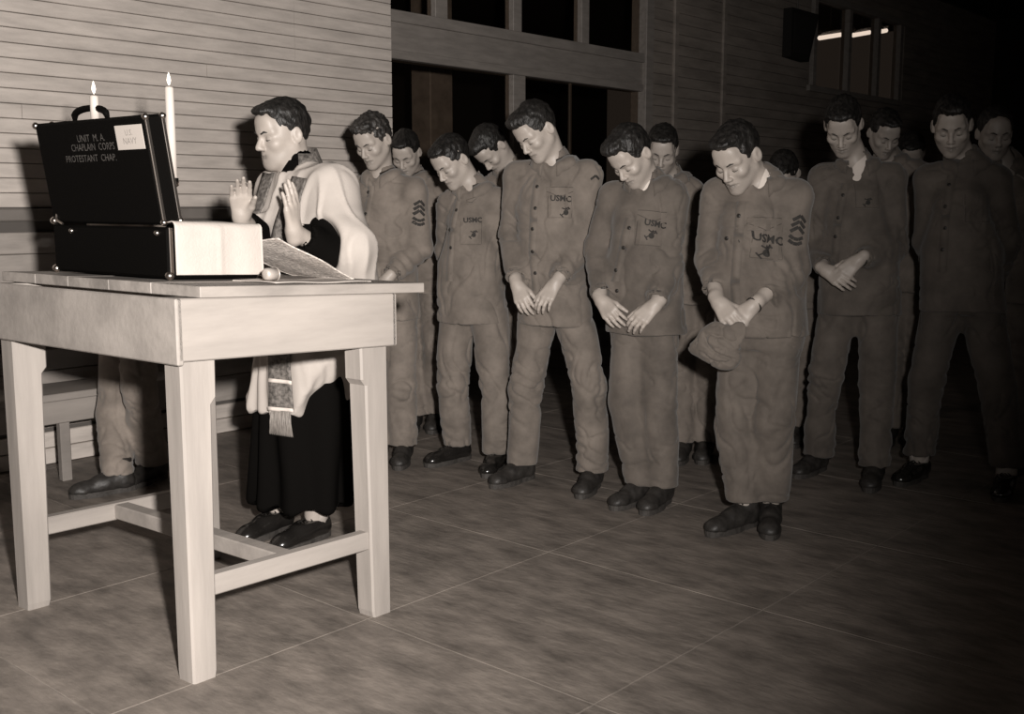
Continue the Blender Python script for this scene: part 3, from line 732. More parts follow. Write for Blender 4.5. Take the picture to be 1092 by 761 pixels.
def decal(name, geo, bv, hit, m, parent, off=.002, rot=0.0, label=None):
    n, rt, up = tangent(hit[1], None); c = np.array(hit[0]); ca, sa = math.cos(rot), math.sin(rot); VV = []
    for v in geo[0]:
        x, y = v[0] * ca - v[1] * sa, v[0] * sa + v[1] * ca
        p = c + rt * x + up * y; h = bv.ray_cast(Vector(p + n * .05), Vector(-n), .12)
        VV.append((np.array(h[0]) if h[0] is not None else p) + n * off)
    o = meshobj(name, VV, geo[1], m, parent)
    if label: o['label'] = label
    return o
def rect_geo(w, h, nu=7, nv=7):
    V = [(w * (i / (nu - 1) - .5), h * (j / (nv - 1) - .5)) for i in range(nu) for j in range(nv)]
    return V, [(i * nv + j, (i + 1) * nv + j, (i + 1) * nv + j + 1, i * nv + j + 1) for i in range(nu - 1) for j in range(nv - 1)]
def stroke_geo(lines, w):
    V = []; F = []
    for (x0, y0, x1, y1) in lines:
        d = np.array([x1 - x0, y1 - y0]); L_ = np.linalg.norm(d); d /= L_; n = np.array([-d[1], d[0]]) * w / 2; k = max(2, int(L_ / .012) + 1)
        b = len(V)
        for i in range(k):
            p = np.array([x0, y0]) + d * L_ * i / (k - 1); V += [tuple(p - n), tuple(p + n)]
        F += [(b + 2 * i, b + 2 * i + 2, b + 2 * i + 3, b + 2 * i + 1) for i in range(k - 1)]
    return V, F
def emblem_geo(s):
    V = [(0, 0)]; F = []
    for k in range(14): V.append((.42 * s * math.cos(k * math.pi / 7), .42 * s * math.sin(k * math.pi / 7) - .08 * s))
    F = [(0, k + 1, (k + 1) % 14 + 1) for k in range(14)]
    e = stroke_geo([(-.75 * s, -.55 * s, .62 * s, .62 * s), (-.95 * s, -.28 * s, -.42 * s, -.80 * s), (.40 * s, .72 * s, .78 * s, .42 * s), (-.62 * s, .62 * s, 0, .38 * s), (0, .38 * s, .5 * s, .78 * s), (-.1 * s, .42 * s, .1 * s, .72 * s)], .17 * s)
    n = len(V); return V + e[0], F + [tuple(i + n for i in q) for q in e[1]]
def chevron_geo(s, n=1, rocker=0):
    ls = []
    for k in range(n): y = -k * .5 * s; ls += [(-.6 * s, y - .5 * s, 0, y), (0, y, .6 * s, y - .5 * s)]
    for k in range(rocker):
        y = -n * .5 * s - .35 * s - k * .42 * s; ls += [(-.6 * s, y, -.2 * s, y - .22 * s), (-.2 * s, y - .22 * s, .2 * s, y - .22 * s), (.2 * s, y - .22 * s, .6 * s, y)]
    return stroke_geo(ls, .30 * s)

# shoes: shared meshes -------------------------------------------------
def shoe_parts(kind):
    f = Field((-.07, -.11, .0), (.07, .24, .21), .006)
    f.cone((0, -.035, .045), (0, .06, .046), .041, .041, 0); f.cone((0, .06, .046), (0, .165, .034), .041, .037, .02); f.ell((0, .17, .030), np.eye(3), (.044, .052, .032), .02)
    f.cone((0, -.02, .080), (0, .085, .052), .040, .038, .02)
    f.cone((0, -.022, .06), (0, -.02, .165 if kind == 'boot' else .088), .041, .044 if kind == 'boot' else .036, .02)
    sl, X, Y, Z = f.sub((-1, -1, -1), (1, 1, 1)); f.D[sl] = np.maximum(f.D[sl], np.maximum(.02 - Z, Z - (.16 if kind == 'boot' else .086)))
    V, Q = f.mesh(1)
    if kind == 'boot': V = V + normals(V, Q) * (.003 * noise3(V * 30))[:, None]
    o = npmesh(kind, V, Q, M['boot'] if kind == 'boot' else M['shoe']); up = o.data; bpy.data.objects.remove(o)
    out = []
    for t in np.linspace(0, 2 * math.pi, 28, endpoint=False):
        y = .07 + .152 * math.sin(t); wd = .047 if y > .06 else .040; wd *= (1 - .18 * math.exp(-((y - .03) / .05) ** 2)); x = wd * math.copysign(abs(math.cos(t)) ** .75, math.cos(t)); out.append((x, y))
    n = len(out); VV = [(x, y, 0.0) for x, y in out] + [(x * 1.03, y * 1.005, .024) for x, y in out]; FF = [tuple(range(n))[::-1], tuple(range(n, 2 * n))] + [(i, (i + 1) % n, (i + 1) % n + n, i + n) for i in range(n)]
    o = meshobj('sole', VV, FF, M['sole']); so = o.data; bpy.data.objects.remove(o)
    g = []
    for k in range(4 if kind == 'boot' else 3):
        y = .075 - .022 * k; z_ = .094 + .012 * k if kind == 'boot' else .090 + .004 * k
        g.append(tube_geo([(-.024, y + .006, z_ - .012), (0, y, z_ + .003), (.024, y + .006, z_ - .012)], .0028, 5))
    V_, F_ = merge(g); o = meshobj('laces', V_, F_, M['button']); la_ = o.data; bpy.data.objects.remove(o)
    return up, so, la_
SHOES = {k: shoe_parts(k) for k in ('boot', 'shoe')}
def place_shoe(kind, g, toe, parent, sc=1.0):
    d = unit(np.array([toe[0] - g[0], toe[1] - g[1], 0])); a = math.atan2(d[1], d[0]) - math.pi / 2
    m = Matrix.Translation(Vector((g[0], g[1], 0.0005))) @ Matrix.Rotation(a, 4, 'Z') @ Matrix.Scale(sc, 4)
    o = inst(kind, SHOES[kind][0], parent, m); inst('sole', SHOES[kind][1], o); inst('laces', SHOES[kind][2], o); return o

HAIR = {
 'short': dict(side=.0015, top=.007, pomp=.003, front=.076), 'pomp': dict(side=.002, top=.011, pomp=.014, front=.076, part=.012),
 'curly': dict(side=.003, top=.012, pomp=.008, front=.078, curl=.007), 'thin': dict(side=.003, top=.006, pomp=.0, front=.088, rec=.014), 'flat': dict(side=.0015, top=.007, pomp=.006, front=.074, part=-.01)}

def joint_world(base, F, j):
    if len(j) == 2: j = (*j, 0.0)
    d = ray(j[0], j[1]); t = (j[2] - np.dot(ORI - base, F)) / np.dot(d, F); return ORI + d * t
def make_skeleton(sp):
    al = math.radians(sp.get('alpha', 25)); F = np.array([-math.sin(al), -math.cos(al), 0]); L = np.array([math.cos(al), -math.sin(al), 0])
    fa, fb = sp['feet']; ga, gb = ground(*fa[0]), ground(*fb[0]); base = (ga + gb) / 2
    H = sp.get('H', 1.75); J = {}
    def loc(s, f, z): return base + L * s + F * f + np.array([0, 0, z])
    dfl = dict(hip_a=(-.085, 0, .53 * H), hip_b=(.085, 0, .53 * H), kn_a=(-.09, .02, .285 * H), kn_b=(.09, .02, .285 * H), sh_a=(-.185, 0, .805 * H), sh_b=(.185, 0, .805 * H), neck=(0, .01, .835 * H), head=(0, .09, .895 * H),
               el_a=(-.25, -.02, .615 * H), el_b=(.25, -.02, .615 * H), wr_a=(-.07, .20, .505 * H), wr_b=(.07, .20, .505 * H), ti_a=(.02, .25, .44 * H), ti_b=(-.02, .24, .44 * H))
    if sp.get('arms') == 'behind': dfl.update(el_a=(-.26, -.08, .61 * H), el_b=(.26, -.08, .61 * H), wr_a=(-.09, -.20, .50 * H), wr_b=(.09, -.20, .50 * H), ti_a=(.02, -.24, .44 * H), ti_b=(-.02, -.235, .44 * H))
    for k, v in dfl.items(): J[k] = loc(*v)
    df = dict(neck=.01, head=.09, sh_a=0, sh_b=0, el_a=.0, el_b=.0, wr_a=.20, wr_b=.20, ti_a=.24, ti_b=.24, kn_a=.03, kn_b=.03)
    for k, v in sp.get('px', {}).items(): J[k] = joint_world(base, F, v if len(v) == 3 else (*v, df.get(k, 0)))
    J['an_a'] = ga + np.array([0, 0, .09]); J['an_b'] = gb + np.array([0, 0, .09])
    return J, base, F, L, (ga, gb)

def make_person(sp):
    J, base, F, L, (ga, gb) = make_skeleton(sp); seed = sp['seed']; vis = sp.get('vis', 1)        # vis: 2 front row, 1 second row, 0 far back
    root = empty('person', (0, 0, 0)); tag(root, sp['label'], 'person', 'servicemen standing with bowed heads')
    hs_ = sp.get('hs', 1.0); Rh = head_frame(*sp['head']); hc = J['head']; mc = cloth(sp.get('cloth', .20))
    fat = sp.get('fat', 1.0); hip = (J['hip_a'] + J['hip_b']) / 2; shm = (J['sh_a'] + J['sh_b']) / 2
    # ---- body
    fine = (.0075, .0055, .0038)[vis]; pts = np.array([J[k] for k in J]); lo = pts.min(0) - .16; hi = pts.max(0) + .17; lo[2] = .03; hi[2] = hc[2] + .16
    hz = [J['ti_a'][2], J['ti_b'][2], J['wr_a'][2], J['wr_b'][2]]
    f = Field(lo, hi, fine, zaxis(.03, hi[2], fine, [(J['neck'][2] - .05, 9), (min(hz) - .05, max(hz) + .05)]))
    add_head(f, hc, Rh, hs_, sp.get('nose', 1.0), sp.get('jaw', 1.0))
    f.cone(hc + Rh @ (np.array([0, -.030, -.045]) * hs_), J['neck'] - np.array([0, 0, .03]), .052 * hs_, .058 * hs_, .025)
    f.cone(J['neck'] - np.array([0, 0, .05]), shm - np.array([0, 0, .06]), .06, .075, .04); f.cone(J['sh_a'], J['sh_b'], .04, .04, .05)
    f.cone(shm - np.array([0, 0, .10]), hip, .09, .085, .05)
    for s_ in 'ab':
        f.cone(J['sh_' + s_], J['el_' + s_], .040, .034, .03); f.cone(J['el_' + s_], J['wr_' + s_], .038, .027, .02)
        f.cone(J['hip_' + s_], J['kn_' + s_], .052, .046, .03); f.cone(J['kn_' + s_], J['an_' + s_], .050, .036, .03)
        hn = sp.get('hn_' + s_, None); nrm = F + np.array([0, 0, .2]) if hn is None else hn
        if sp.get('arms') == 'behind': nrm = -F
        add_hand(f, J['wr_' + s_], J['ti_' + s_], nrm, (L if s_ == 'a' else -L) - F * .2, sp.get('curl', (.35, .45, .3)), .04, sp.get('hands', 1.0), (.28, .32))
    V, Q = f.mesh(1); body = npmesh('body', V, Q, M[sp.get('skin', 'skin')], root); skin_tone(body.data, V, hc, Rh, hs_, sp.get('beard', .86))
    # ---- hair, brows, lashes
    V, Q = hair_mesh(hc, Rh, hs_, HAIR[sp.get('hair', 'short')], seed, (.007, .0055, .0042)[vis]); npmesh('hair', V, Q, M[sp.get('hairm', 'hair')], root)
    if vis:
        for q in (-1, 1):
            w = lambda p: hc + Rh @ (np.array(p) * hs_)
            tube('eyebrow', [w((q * .012, .0945, .0175)), w((q * .028, .0915, .0235)), w((q * .048, .0735, .0195))], [.0030, .0036, .0018], M['lash'], root, 6)
            tube('eyelashes', [w((q * .018, .0820, -.0085)), w((q * .030, .0862, -.0115)), w((q * .043, .0795, -.0085))], [.0010, .0016, .0010], M['lash'], root, 5)
    # ---- trousers
    step = (.012, .0095, .008)[vis]
    lp = np.array([hip, J['kn_a'], J['kn_b'], ga, gb]); f = Field(lp.min(0) - .24, lp.max(0) + np.array([.24, .24, .20]), step)
    zc = hip[2]
    loft(f, [(zc - .09, hip[:2], .15 * fat, .115), (zc, hip[:2], .172 * fat, .130 * fat), (zc + .09, hip[:2], .162 * fat, .122 * fat), (zc + .16, hip[:2], .15 * fat, .115 * fat)], L, F, 2.3, .02)
    cz = sp.get('cuff', .085)
    for s_, g in (('a', ga), ('b', gb)):
        e = g + np.array([0, 0, cz]); ht = J['hip_' + s_] * .8 + hip * .2
        sleeve(f, [ht - np.array([0, 0, .04]), J['kn_' + s_], e + F * .005], [.098 * fat, .080, .074], False, .03)
    sl, X, Y, Z = f.sub((-99,) * 3, (99,) * 3); f.D[sl] = np.maximum(f.D[sl], cz - Z)
    for s_, g in (('a', ga), ('b', gb)):   # hollow cuffs
        e = g + np.array([0, 0, cz]); f.cone(e - np.array([0, 0, .03]), e + np.array([0, 0, .03]), .048, .044, .004, 'sub')
    V, Q = f.mesh(1)
    jt = [(J['kn_a'], unit(J['kn_a'] - J['an_a']), .13, .006), (J['kn_b'], unit(J['kn_b'] - J['an_b']), .13, .006)] + [(g + np.array([0, 0, .16]), np.array([0, 0, 1.]), .10, .007) for g in (ga, gb)]
    V = wrinkle(V, Q, .0105, jt, seed + 3, L, (1, 1, .35)); tr = npmesh('trousers', V, Q, cloth(sp.get('cloth', .20) * sp.get('trk', 1.0)), root)
    # ---- jacket
    step = (.011, .0085, .0068)[vis]; hem = sp.get('hem', zc - .10)
    ap = np.array([J[k] for k in ('sh_a', 'sh_b', 'el_a', 'el_b', 'wr_a', 'wr_b', 'neck')] + [[hip[0], hip[1], hem]]); f = Field(ap.min(0) - .20, ap.max(0) + np.array([.2, .2, .11]), step)
    sw = np.linalg.norm((J['sh_b'] - J['sh_a'])[:2]) / 2
    def C(t): return (hip * (1 - t) + shm * t)[:2]
    z1 = shm[2]; tt = lambda z: (z - zc) / (z1 - zc)
    bel = sp.get('belly', 0.0)
    nodes = [(hem, C(tt(hem)) + F[:2] * .01, .178 * fat, .140 * fat), (zc + .05, C(tt(zc + .05)) + F[:2] * (.012 + bel * .5), .172 * fat, .134 * fat + bel * .4), ((zc * .6 + z1 * .4), C(.4) + F[:2] * (.015 + bel), .17 * fat, .132 * fat + bel * .5),
             (z1 - .16, C(1) + F[:2] * .012, sw * .94, .138 * fat), (z1 - .06, C(1) + F[:2] * .004, sw * .93, .122 * fat), (z1 + .0, C(1), sw * .80, .098), (max(z1 + .03, J['neck'][2] - .02), (J['neck'][:2] + C(1)) / 2, .088, .085)]
    loft(f, nodes, L, F, 2.3, .02)
    for s_ in 'ab':
        sh, el, wr = J['sh_' + s_], J['el_' + s_], J['wr_' + s_]; f.cone(sh, J['neck'] - np.array([0, 0, .035]), .066, .055, .05)
        cutp = el + (wr - el) * sp.get('slv', (.90, .90))[0 if s_ == 'a' else 1]
        sleeve(f, [sh - np.array([0, 0, .015]), el, cutp], [.068 * fat, .059, .047], True, .035)
    # collar
    nk = J['neck']; hd = hc + Rh @ (np.array([0, -.03, -.05]) * hs_); ax = unit(hd - nk); a0 = nk - ax * .015
    f.cone(a0, nk + ax * .012, .078, .070, .015)
    f.cone(nk - ax * .01, nk + ax * .10, .054, .052, .006, 'sub')
    op = sp.get('open', .06)
    if op: f.cone(nk + F * .055 + np.array([0, 0, .02]), nk + F * .130 - np.array([0, 0, op]), .030, .008, .008, 'sub')
    V, Q = f.mesh(1)
    jt = [(J['el_' + s_], unit(J['el_' + s_] - J['wr_' + s_]), .12, .0065) for s_ in 'ab'] + [(J['wr_' + s_] * .7 + J['el_' + s_] * .3, unit(J['el_' + s_] - J['wr_' + s_]), .09, .005) for s_ in 'ab']
    V = wrinkle(V, Q, .0095, jt, seed + 17, L, (1, 1, .5)); jk = npmesh('jacket', V, Q, mc, root)
    bj = bvh(V, Q)
    up = np.array([0, 0, 1.]); RI, RO = [], []; o0 = 20 if not sp.get('tee') else 30
    for t in np.radians(np.linspace(o0, 360 - o0, 44)):
        dr = F * math.cos(t) + L * math.sin(t); fr = max(0, math.cos(t)) ** 2
        RI.append(nk + ax * (.034 - .030 * fr) + dr * (.066 + .010 * fr)); p = nk + dr * (.098 + .016 * fr) - up * (.030 + .034 * fr * (1.3 if fr > .75 else .8)) 
        h = bj.find_nearest(Vector(p)); RO.append(np.array(h[0]) + np.array(h[1]) * .006 if h[0] is not None else p)
    VV = []
    for a_, b_ in zip(RI, RO): VV += [a_ * .97 + nk * .03 - up * .02, a_, (a_ + b_) / 2 + unit(a_ + b_ - 2 * nk) * .010 + up * .004, b_]
    co = meshobj('collar', VV, [(4 * i + k, 4 * i + k + 1, 4 * i + k + 5, 4 * i + k + 4) for i in range(len(RI) - 1) for k in range(3)], mc, jk, True); md = co.modifiers.new('thickness', 'SOLIDIFY'); md.thickness = .004
    if sp.get('tee'):
        g2 = Field(nk - .14, nk + .14, .006); g2.cone(nk - ax * .06 + F * .006, nk - ax * .010 + F * .006, .066, .0625, 0); g2.cone(nk + F * .022 - np.array([0, 0, .09]), nk + F * .012 - np.array([0, 0, .03]), .064, .056, .02); V2, Q2 = g2.mesh(1); npmesh('undershirt', V2, Q2, M['tee'], root)
    # ---- shoes
    kind = sp.get('shoe', 'boot')
    for s_, ft, g in (('a', sp['feet'][0], ga), ('b', sp['feet'][1], gb)):
        place_shoe(kind, g, ground(*ft[1]), root, sp.get('fs', 1.0))
        if sp.get('sock'): tube('sock', [g + np.array([0, 0, .055]) - F * .015, g + np.array([0, 0, .17])], [.045, .048], M['sock'], root, 14)
    # ---- details on the jacket
    if 'det' in sp:
        bv = bvh(V, Q)
        for (x, y) in sp['det'].get('buttons', ()):
            h = pixhit(bv, x, y)
            if not h: continue
            n, rt, up = tangent(h[1], F); c = np.array(h[0]) + n * .001; r = .0085; VV = []
            for (rr, hh) in ((1, 0), (1, .003), (.75, .0042)): VV += [c + (rt * math.cos(k * math.pi / 4) + up * math.sin(k * math.pi / 4)) * r * rr + n * hh for k in range(8)]
            meshobj('button', VV, [(i * 8 + k, i * 8 + (k + 1) % 8, (i + 1) * 8 + (k + 1) % 8, (i + 1) * 8 + k) for i in range(2) for k in range(8)] + [tuple(range(16, 24))], M['button'], jk, True)
        pk = sp['det'].get('placket')
        if pk:
            P3 = [pixhit(bv, x, y) for x, y in pk]; P3 = [h for h in P3 if h]
            if len(P3) > 1:
                pts_ = []
                for h0, h1 in zip(P3[:-1], P3[1:]):
                    for t in np.linspace(0, 1, 9): pts_.append((np.array(h0[0]) * (1 - t) + np.array(h1[0]) * t, unit(np.array(h0[1]) * (1 - t) + np.array(h1[1]) * t)))
                VV = []
                for p, n in pts_:
                    for q in (-1, 1):
                        pp = p + L * q * .019; h = bv.ray_cast(Vector(pp + F * .08), Vector(-F), .2); pp = np.array(h[0]) if h[0] is not None else pp
                        VV += [pp - F * .001, pp + F * .0035]
                FF = []
                for i in range(len(pts_) - 1):
                    a = i * 4; FF += [(a + 1, a + 3, a + 7, a + 5), (a, a + 1, a + 5, a + 4), (a + 3, a + 2, a + 6, a + 7)]
                meshobj('placket', VV, FF, mc, jk, True)
        for kind_, x, y, s, rt_ in sp['det'].get('marks', ()):
            h = pixhit(bv, x, y)
            if not h: continue
            if kind_ == 'usmc': decal('stencil_lettering', text_geo('USMC', s, 1.0, .03), bv, h, M['stencil'], jk, .0105, rt_)
            elif kind_ == 'emblem': decal('stencil_emblem', emblem_geo(s * 1.45), bv, h, M['stencil'], jk, .0105, rt_)
            elif kind_ == 'pfc': decal('chevron', chevron_geo(s, 1), bv, h, M['stencil'], jk, .0025, rt_, 'single dark rank chevron')
            elif kind_ == 'sgt': decal('chevron', chevron_geo(s, 3, 2), bv, h, M['stencil'], jk, .0025, rt_, 'dark stacked rank chevrons')
            elif kind_ == 'pocket':
                o = decal('chest_pocket', rect_geo(s, s * 1.1), bv, h, mc, jk, .0055, rt_); w_ = s * .46; h_ = s * 1.1 * .46; decal('pocket_stitching', stroke_geo([(-w_, -h_, w_, -h_), (-w_, -h_, -w_, h_), (w_, -h_, w_, h_)], .003), bv, h, cloth(sp.get('cloth', .2) * .66), o, .0062, rt_); md = o.modifiers.new('thickness', 'SOLIDIFY'); md.thickness = .006; md.offset = -1
            elif kind_ == 'flap':
                o = decal('pocket_flap', rect_geo(s, s * .38), bv, h, mc, jk, .009, rt_); w_ = s * .5; h_ = s * .19; decal('flap_stitching', stroke_geo([(-w_, h_ * .2, 0, -h_), (0, -h_, w_, h_ * .2), (-w_, h_, w_, h_)], .003), bv, h, cloth(sp.get('cloth', .2) * .5), o, .0098, rt_); md = o.modifiers.new('thickness', 'SOLIDIFY'); md.thickness = .004; md.offset = -1
    if sp.get('watch'):
        s_ = sp['watch']; w = J['wr_' + s_]; e = J['el_' + s_]; d = unit(w - e); c = w - d * .012; u = unit(np.cross(d, F)); v = np.cross(d, u)
        R_ = [c + (u * math.cos(t) + v * math.sin(t)) * .030 for t in np.linspace(0, 2 * math.pi, 20)]
        ws = tube('wristwatch', R_, .005, M['button'], root, 6); fc_ = c + unit(F * .8 + np.array([0, 0, .5]) - d * np.dot(F, d)) * .031
        n_ = unit(fc_ - c); a1 = unit(np.cross(n_, d)); VV = [fc_ + n_ * hh + (a1 * math.cos(k * math.pi / 5) + d * math.sin(k * math.pi / 5)) * .015 for hh in (-.004, .004) for k in range(10)]
        meshobj('watch_face', VV, [(k, (k + 1) % 10, (k + 1) % 10 + 10, k + 10) for k in range(10)] + [tuple(range(10, 20))], M['metal'], ws)
    return root, J, F, L

PEOPLE = [
 dict(seed=1, vis=2, label='tallest serviceman in the front row, dark wavy hair, single chevron on his sleeve', alpha=24, head=(50, 40, -6), hair='pomp', cloth=.155, fat=.95, hs=1.02,
      feet=(((557, 512), (514, 524)), ((632, 520), (608, 541))),
      px=dict(hip_a=(570, 322), hip_b=(614, 322), kn_a=(561, 412), kn_b=(629, 412), sh_a=(552, 187), sh_b=(626, 185), neck=(594, 172), head=(572, 140, .10), el_a=(545, 250, -.02), el_b=(627, 255, -.02), wr_a=(551, 303, .18), wr_b=(593, 301, .18), ti_a=(563, 337, .24), ti_b=(572, 333, .26)),
      det=dict(buttons=[(573, 199), (571, 222), (568, 244), (568, 268), (571, 291)], placket=[(574, 190), (569, 235), (568, 270), (572, 310)], marks=[('pocket', 597, 218, .115, 0), ('flap', 597, 205, .12, 0), ('usmc', 598, 212, .036, -.05), ('emblem', 603, 226, .020, 0), ('pfc', 635, 187, .035, 0)])),
 dict(seed=2, vis=2, label='serviceman in an open collar showing a white undershirt, hands loosely joined, beside the tallest man', alpha=27, head=(47, 45, -4), hair='pomp', cloth=.115, hs=1.0, tee=1, open=.10,
      feet=(((684, 534), (645, 547)), ((706, 537), (678, 555))),
      px=dict(hip_a=(672, 330), hip_b=(706, 330), kn_a=(669, 428), kn_b=(703, 428), sh_a=(655, 210), sh_b=(717, 208), neck=(693, 194), head=(673, 166, .10), el_a=(637, 264, -.02), el_b=(712, 282, .02), wr_a=(641, 320, .16), wr_b=(699, 325, .18), ti_a=(664, 353, .24), ti_b=(668, 354, .26)),
      det=dict(buttons=[(671, 243), (665, 264), (657, 288), (658, 310)], placket=[(672, 232), (664, 265), (656, 300)], marks=[('pocket', 693, 247, .115, -.12), ('flap', 695, 231, .12, -.12), ('usmc', 698, 239, .036, -.2), ('emblem', 694, 251, .021, -.3)])),
 dict(seed=3, vis=2, label='serviceman nearest the camera at the right, holding a folded cap under his clasped hands', alpha=26, head=(43, 35, -3), hair='short', hairm='hair', cloth=.132, hs=1.06, tee=1, open=.07, fat=1.06, cuff=.115, watch='b', trk=.92,
      feet=(((793, 562), (753, 573)), ((821, 560), (820, 586))), hem=.80,
      px=dict(hip_a=(790, 345), hip_b=(833, 345), kn_a=(783, 450), kn_b=(826, 450), sh_a=(767, 208), sh_b=(846, 208), neck=(814, 192), head=(786, 167, .10), el_a=(755, 276, 0), el_b=(846, 285, .02), wr_a=(766, 322, .20), wr_b=(802, 327, .20), ti_a=(787, 352, .27), ti_b=(773, 356, .25)), slv=(.72, .66),
      det=dict(buttons=[(788, 230), (788, 257), (775, 254)], placket=[(791, 215), (788, 250), (784, 300), (786, 345)], marks=[('pocket', 817, 258, .125, -.08), ('flap', 816, 239, .13, -.05), ('usmc', 817, 254, .042, -.12), ('emblem', 816, 268, .024, -.1), ('sgt', 854, 230, .044, -.2)])),
 dict(seed=4, vis=2, label='curly haired sergeant with stacked chevrons on his sleeve standing behind the clergyman', alpha=24, head=(30, 30, -2), hair='curly', hairm='hairb', cloth=.185, hs=1.02,
      feet=(((404, 490), (388, 502)), ((431, 491), (420, 509))),
      px=dict(hip_a=(397, 318), hip_b=(428, 318), kn_a=(398, 410), kn_b=(427, 410), sh_a=(381, 203), sh_b=(441, 203), neck=(408, 186), head=(398, 150, .09), el_a=(372, 262, 0), el_b=(448, 264, 0), wr_a=(388, 300, .20), wr_b=(413, 297, .20), ti_a=(402, 318, .24), ti_b=(395, 317, .24)),
      det=dict(buttons=[(393, 205), (390, 228)], placket=[(396, 198), (390, 240), (392, 285)], marks=[('sgt', 448, 214, .046, -.1)])),
 dict(seed=5, vis=2, label='serviceman with slicked dark hair standing between the sergeant and the tallest man', alpha=26, head=(47, 38, -4), hair='flat', cloth=.165, arms='behind', shoe='shoe',
      feet=(((489, 491), (447, 500)), ((531, 499), (515, 512))),
      px=dict(hip_a=(484, 322), hip_b=(525, 322), kn_a=(482, 410), kn_b=(528, 410), sh_a=(480, 216), sh_b=(529, 213), neck=(507, 199), head=(482, 172, .09), el_a=(476, 268, -.06), el_b=(537, 266, -.06), wr_a=(492, 312, -.2), wr_b=(520, 312, -.2)),
      det=dict(buttons=[(487, 224), (480, 245), (481, 264)], placket=[(489, 212), (482, 245), (480, 300)], marks=[('pocket', 502, 248, .11, 0), ('usmc', 504, 235, .034, 0), ('emblem', 505, 250, .018, 0), ('flap', 503, 214, .05, .3)])),
 dict(seed=6, vis=2, label='broad serviceman with crossed wrists and white undershirt, right of the man holding the cap', alpha=20, head=(22, 40, -2), hair='short', cloth=.10, fat=1.05, tee=1, open=.08, watch='b', hs=1.04,
      feet=(((871, 502), (852, 509)), ((932, 514), (926, 526))),
      px=dict(hip_a=(893, 312), hip_b=(940, 312), kn_a=(880, 398), kn_b=(936, 402), sh_a=(879, 190), sh_b=(950, 189), neck=(916, 174), head=(899, 134, .10), el_a=(869, 262, 0), el_b=(954, 262, 0), wr_a=(880, 288, .20), wr_b=(916, 277, .22), ti_a=(903, 302, .26), ti_b=(888, 301, .25)),
      det=dict(buttons=[(899, 208), (894, 232), (891, 252)], placket=[(902, 195), (893, 240), (890, 280)], marks=[('pocket', 925, 208, .115, 0), ('emblem', 925, 216, .018, 0)])),
 dict(seed=7, vis=2, label='serviceman in pale socks with hands behind his back near the right edge', alpha=22, head=(22, 26, -2), hair='flat', cloth=.10, arms='behind', shoe='shoe', sock=1, cuff=.12, fat=1.05, hs=1.05, open=0, hem=.83, trk=.85,
      feet=(((979, 510), (950, 521)), ((1072, 524), (1060, 545))),
      px=dict(hip_a=(1003, 312), hip_b=(1050, 312), kn_a=(988, 405), kn_b=(1062, 410), sh_a=(992, 190), sh_b=(1060, 190), neck=(1031, 172), head=(1015, 134, .09), el_a=(986, 256, -.05), el_b=(1076, 258, -.05), wr_a=(1000, 305, -.2), wr_b=(1058, 305, -.2)),
      det=dict(buttons=[(1012, 197), (1008, 220), (1008, 243), (1005, 266)], placket=[(1015, 186), (1008, 230), (1005, 290)], marks=[('pocket', 1042, 222, .12, 0)])),
 # second row
 dict(seed=8, arms='behind', vis=1, label='serviceman half hidden between the curly sergeant and the slicked hair man', H=1.70, alpha=20, head=(14, 36, 0), hair='short', cloth=.19, feet=(((442, 457), (436, 464)), ((464, 455), (460, 462))), px=dict(head=(433, 163, .1), neck=(441, 187))),
 dict(seed=9, arms='behind', vis=1, label='serviceman with bent dark head just left of the tallest man', H=1.72, alpha=30, head=(45, 62, -6), hair='pomp', cloth=.19, feet=(((530, 470), (524, 478)), ((560, 469), (556, 477))), px=dict(head=(524, 158, .12), neck=(547, 178))),
 dict(seed=10, arms='behind', vis=1, label='serviceman standing directly behind the man with the white undershirt', H=1.72, alpha=16, head=(10, 30, 4), hair='short', cloth=.17, skin='skin2', feet=(((728, 487), (722, 496)), ((752, 486), (748, 495))), px=dict(head=(706, 160, .1), neck=(716, 188), sh_a=(690, 205, 0), sh_b=(738, 203, 0), el_b=(741, 265, -.02))),
 dict(seed=11, arms='behind', vis=0, label='dark haired serviceman hidden behind the shoulder of the man holding the cap', H=1.62, alpha=25, head=(30, 50, 0), hair='short', cloth=.16, feet=(((826, 470), (820, 478)), ((849, 470), (845, 478))), px=dict(head=(836, 186, .1), neck=(842, 210))),
 dict(seed=12, arms='behind', vis=1, label='serviceman peering out behind the broad man with crossed wrists', H=1.78, alpha=20, head=(-6, 34, 0), hair='short', cloth=.15, skin='skin2', feet=(((948, 470), (942, 478)), ((972, 470), (968, 478))), px=dict(head=(943, 142, .1), neck=(949, 168))),
 dict(seed=13, arms='behind', vis=0, label='shadowed serviceman farthest back, left of the man in pale socks', H=1.80, alpha=20, head=(20, 40, 0), hair='short', cloth=.14, skin='skin2', feet=(((972, 437), (966, 442)), ((990, 437), (986, 442))), px=dict(head=(972, 163, .1), neck=(978, 187))),
 dict(seed=14, arms='behind', vis=1, label='rightmost serviceman with receding hair, behind the man in pale socks', H=1.76, alpha=12, head=(10, 18, 0), hair='thin', cloth=.14, skin='skin2', feet=(((1085, 498), (1080, 508)), ((1115, 498), (1110, 508))), px=dict(head=(1061, 142, .09), neck=(1072, 172))),
 dict(seed=15, vis=1, label='serviceman hidden behind the altar case, only his trouser legs seen under the table', H=1.63, alpha=40, head=(40, 45, 0), hair='short', cloth=.22, feet=(((127, 524), (82, 531)), ((165, 512), (140, 520))), px=dict(kn_a=(122, 440))),
]
FRONT = {}
for sp in PEOPLE:
    r_ = make_person(sp); FRONT[sp['seed']] = r_

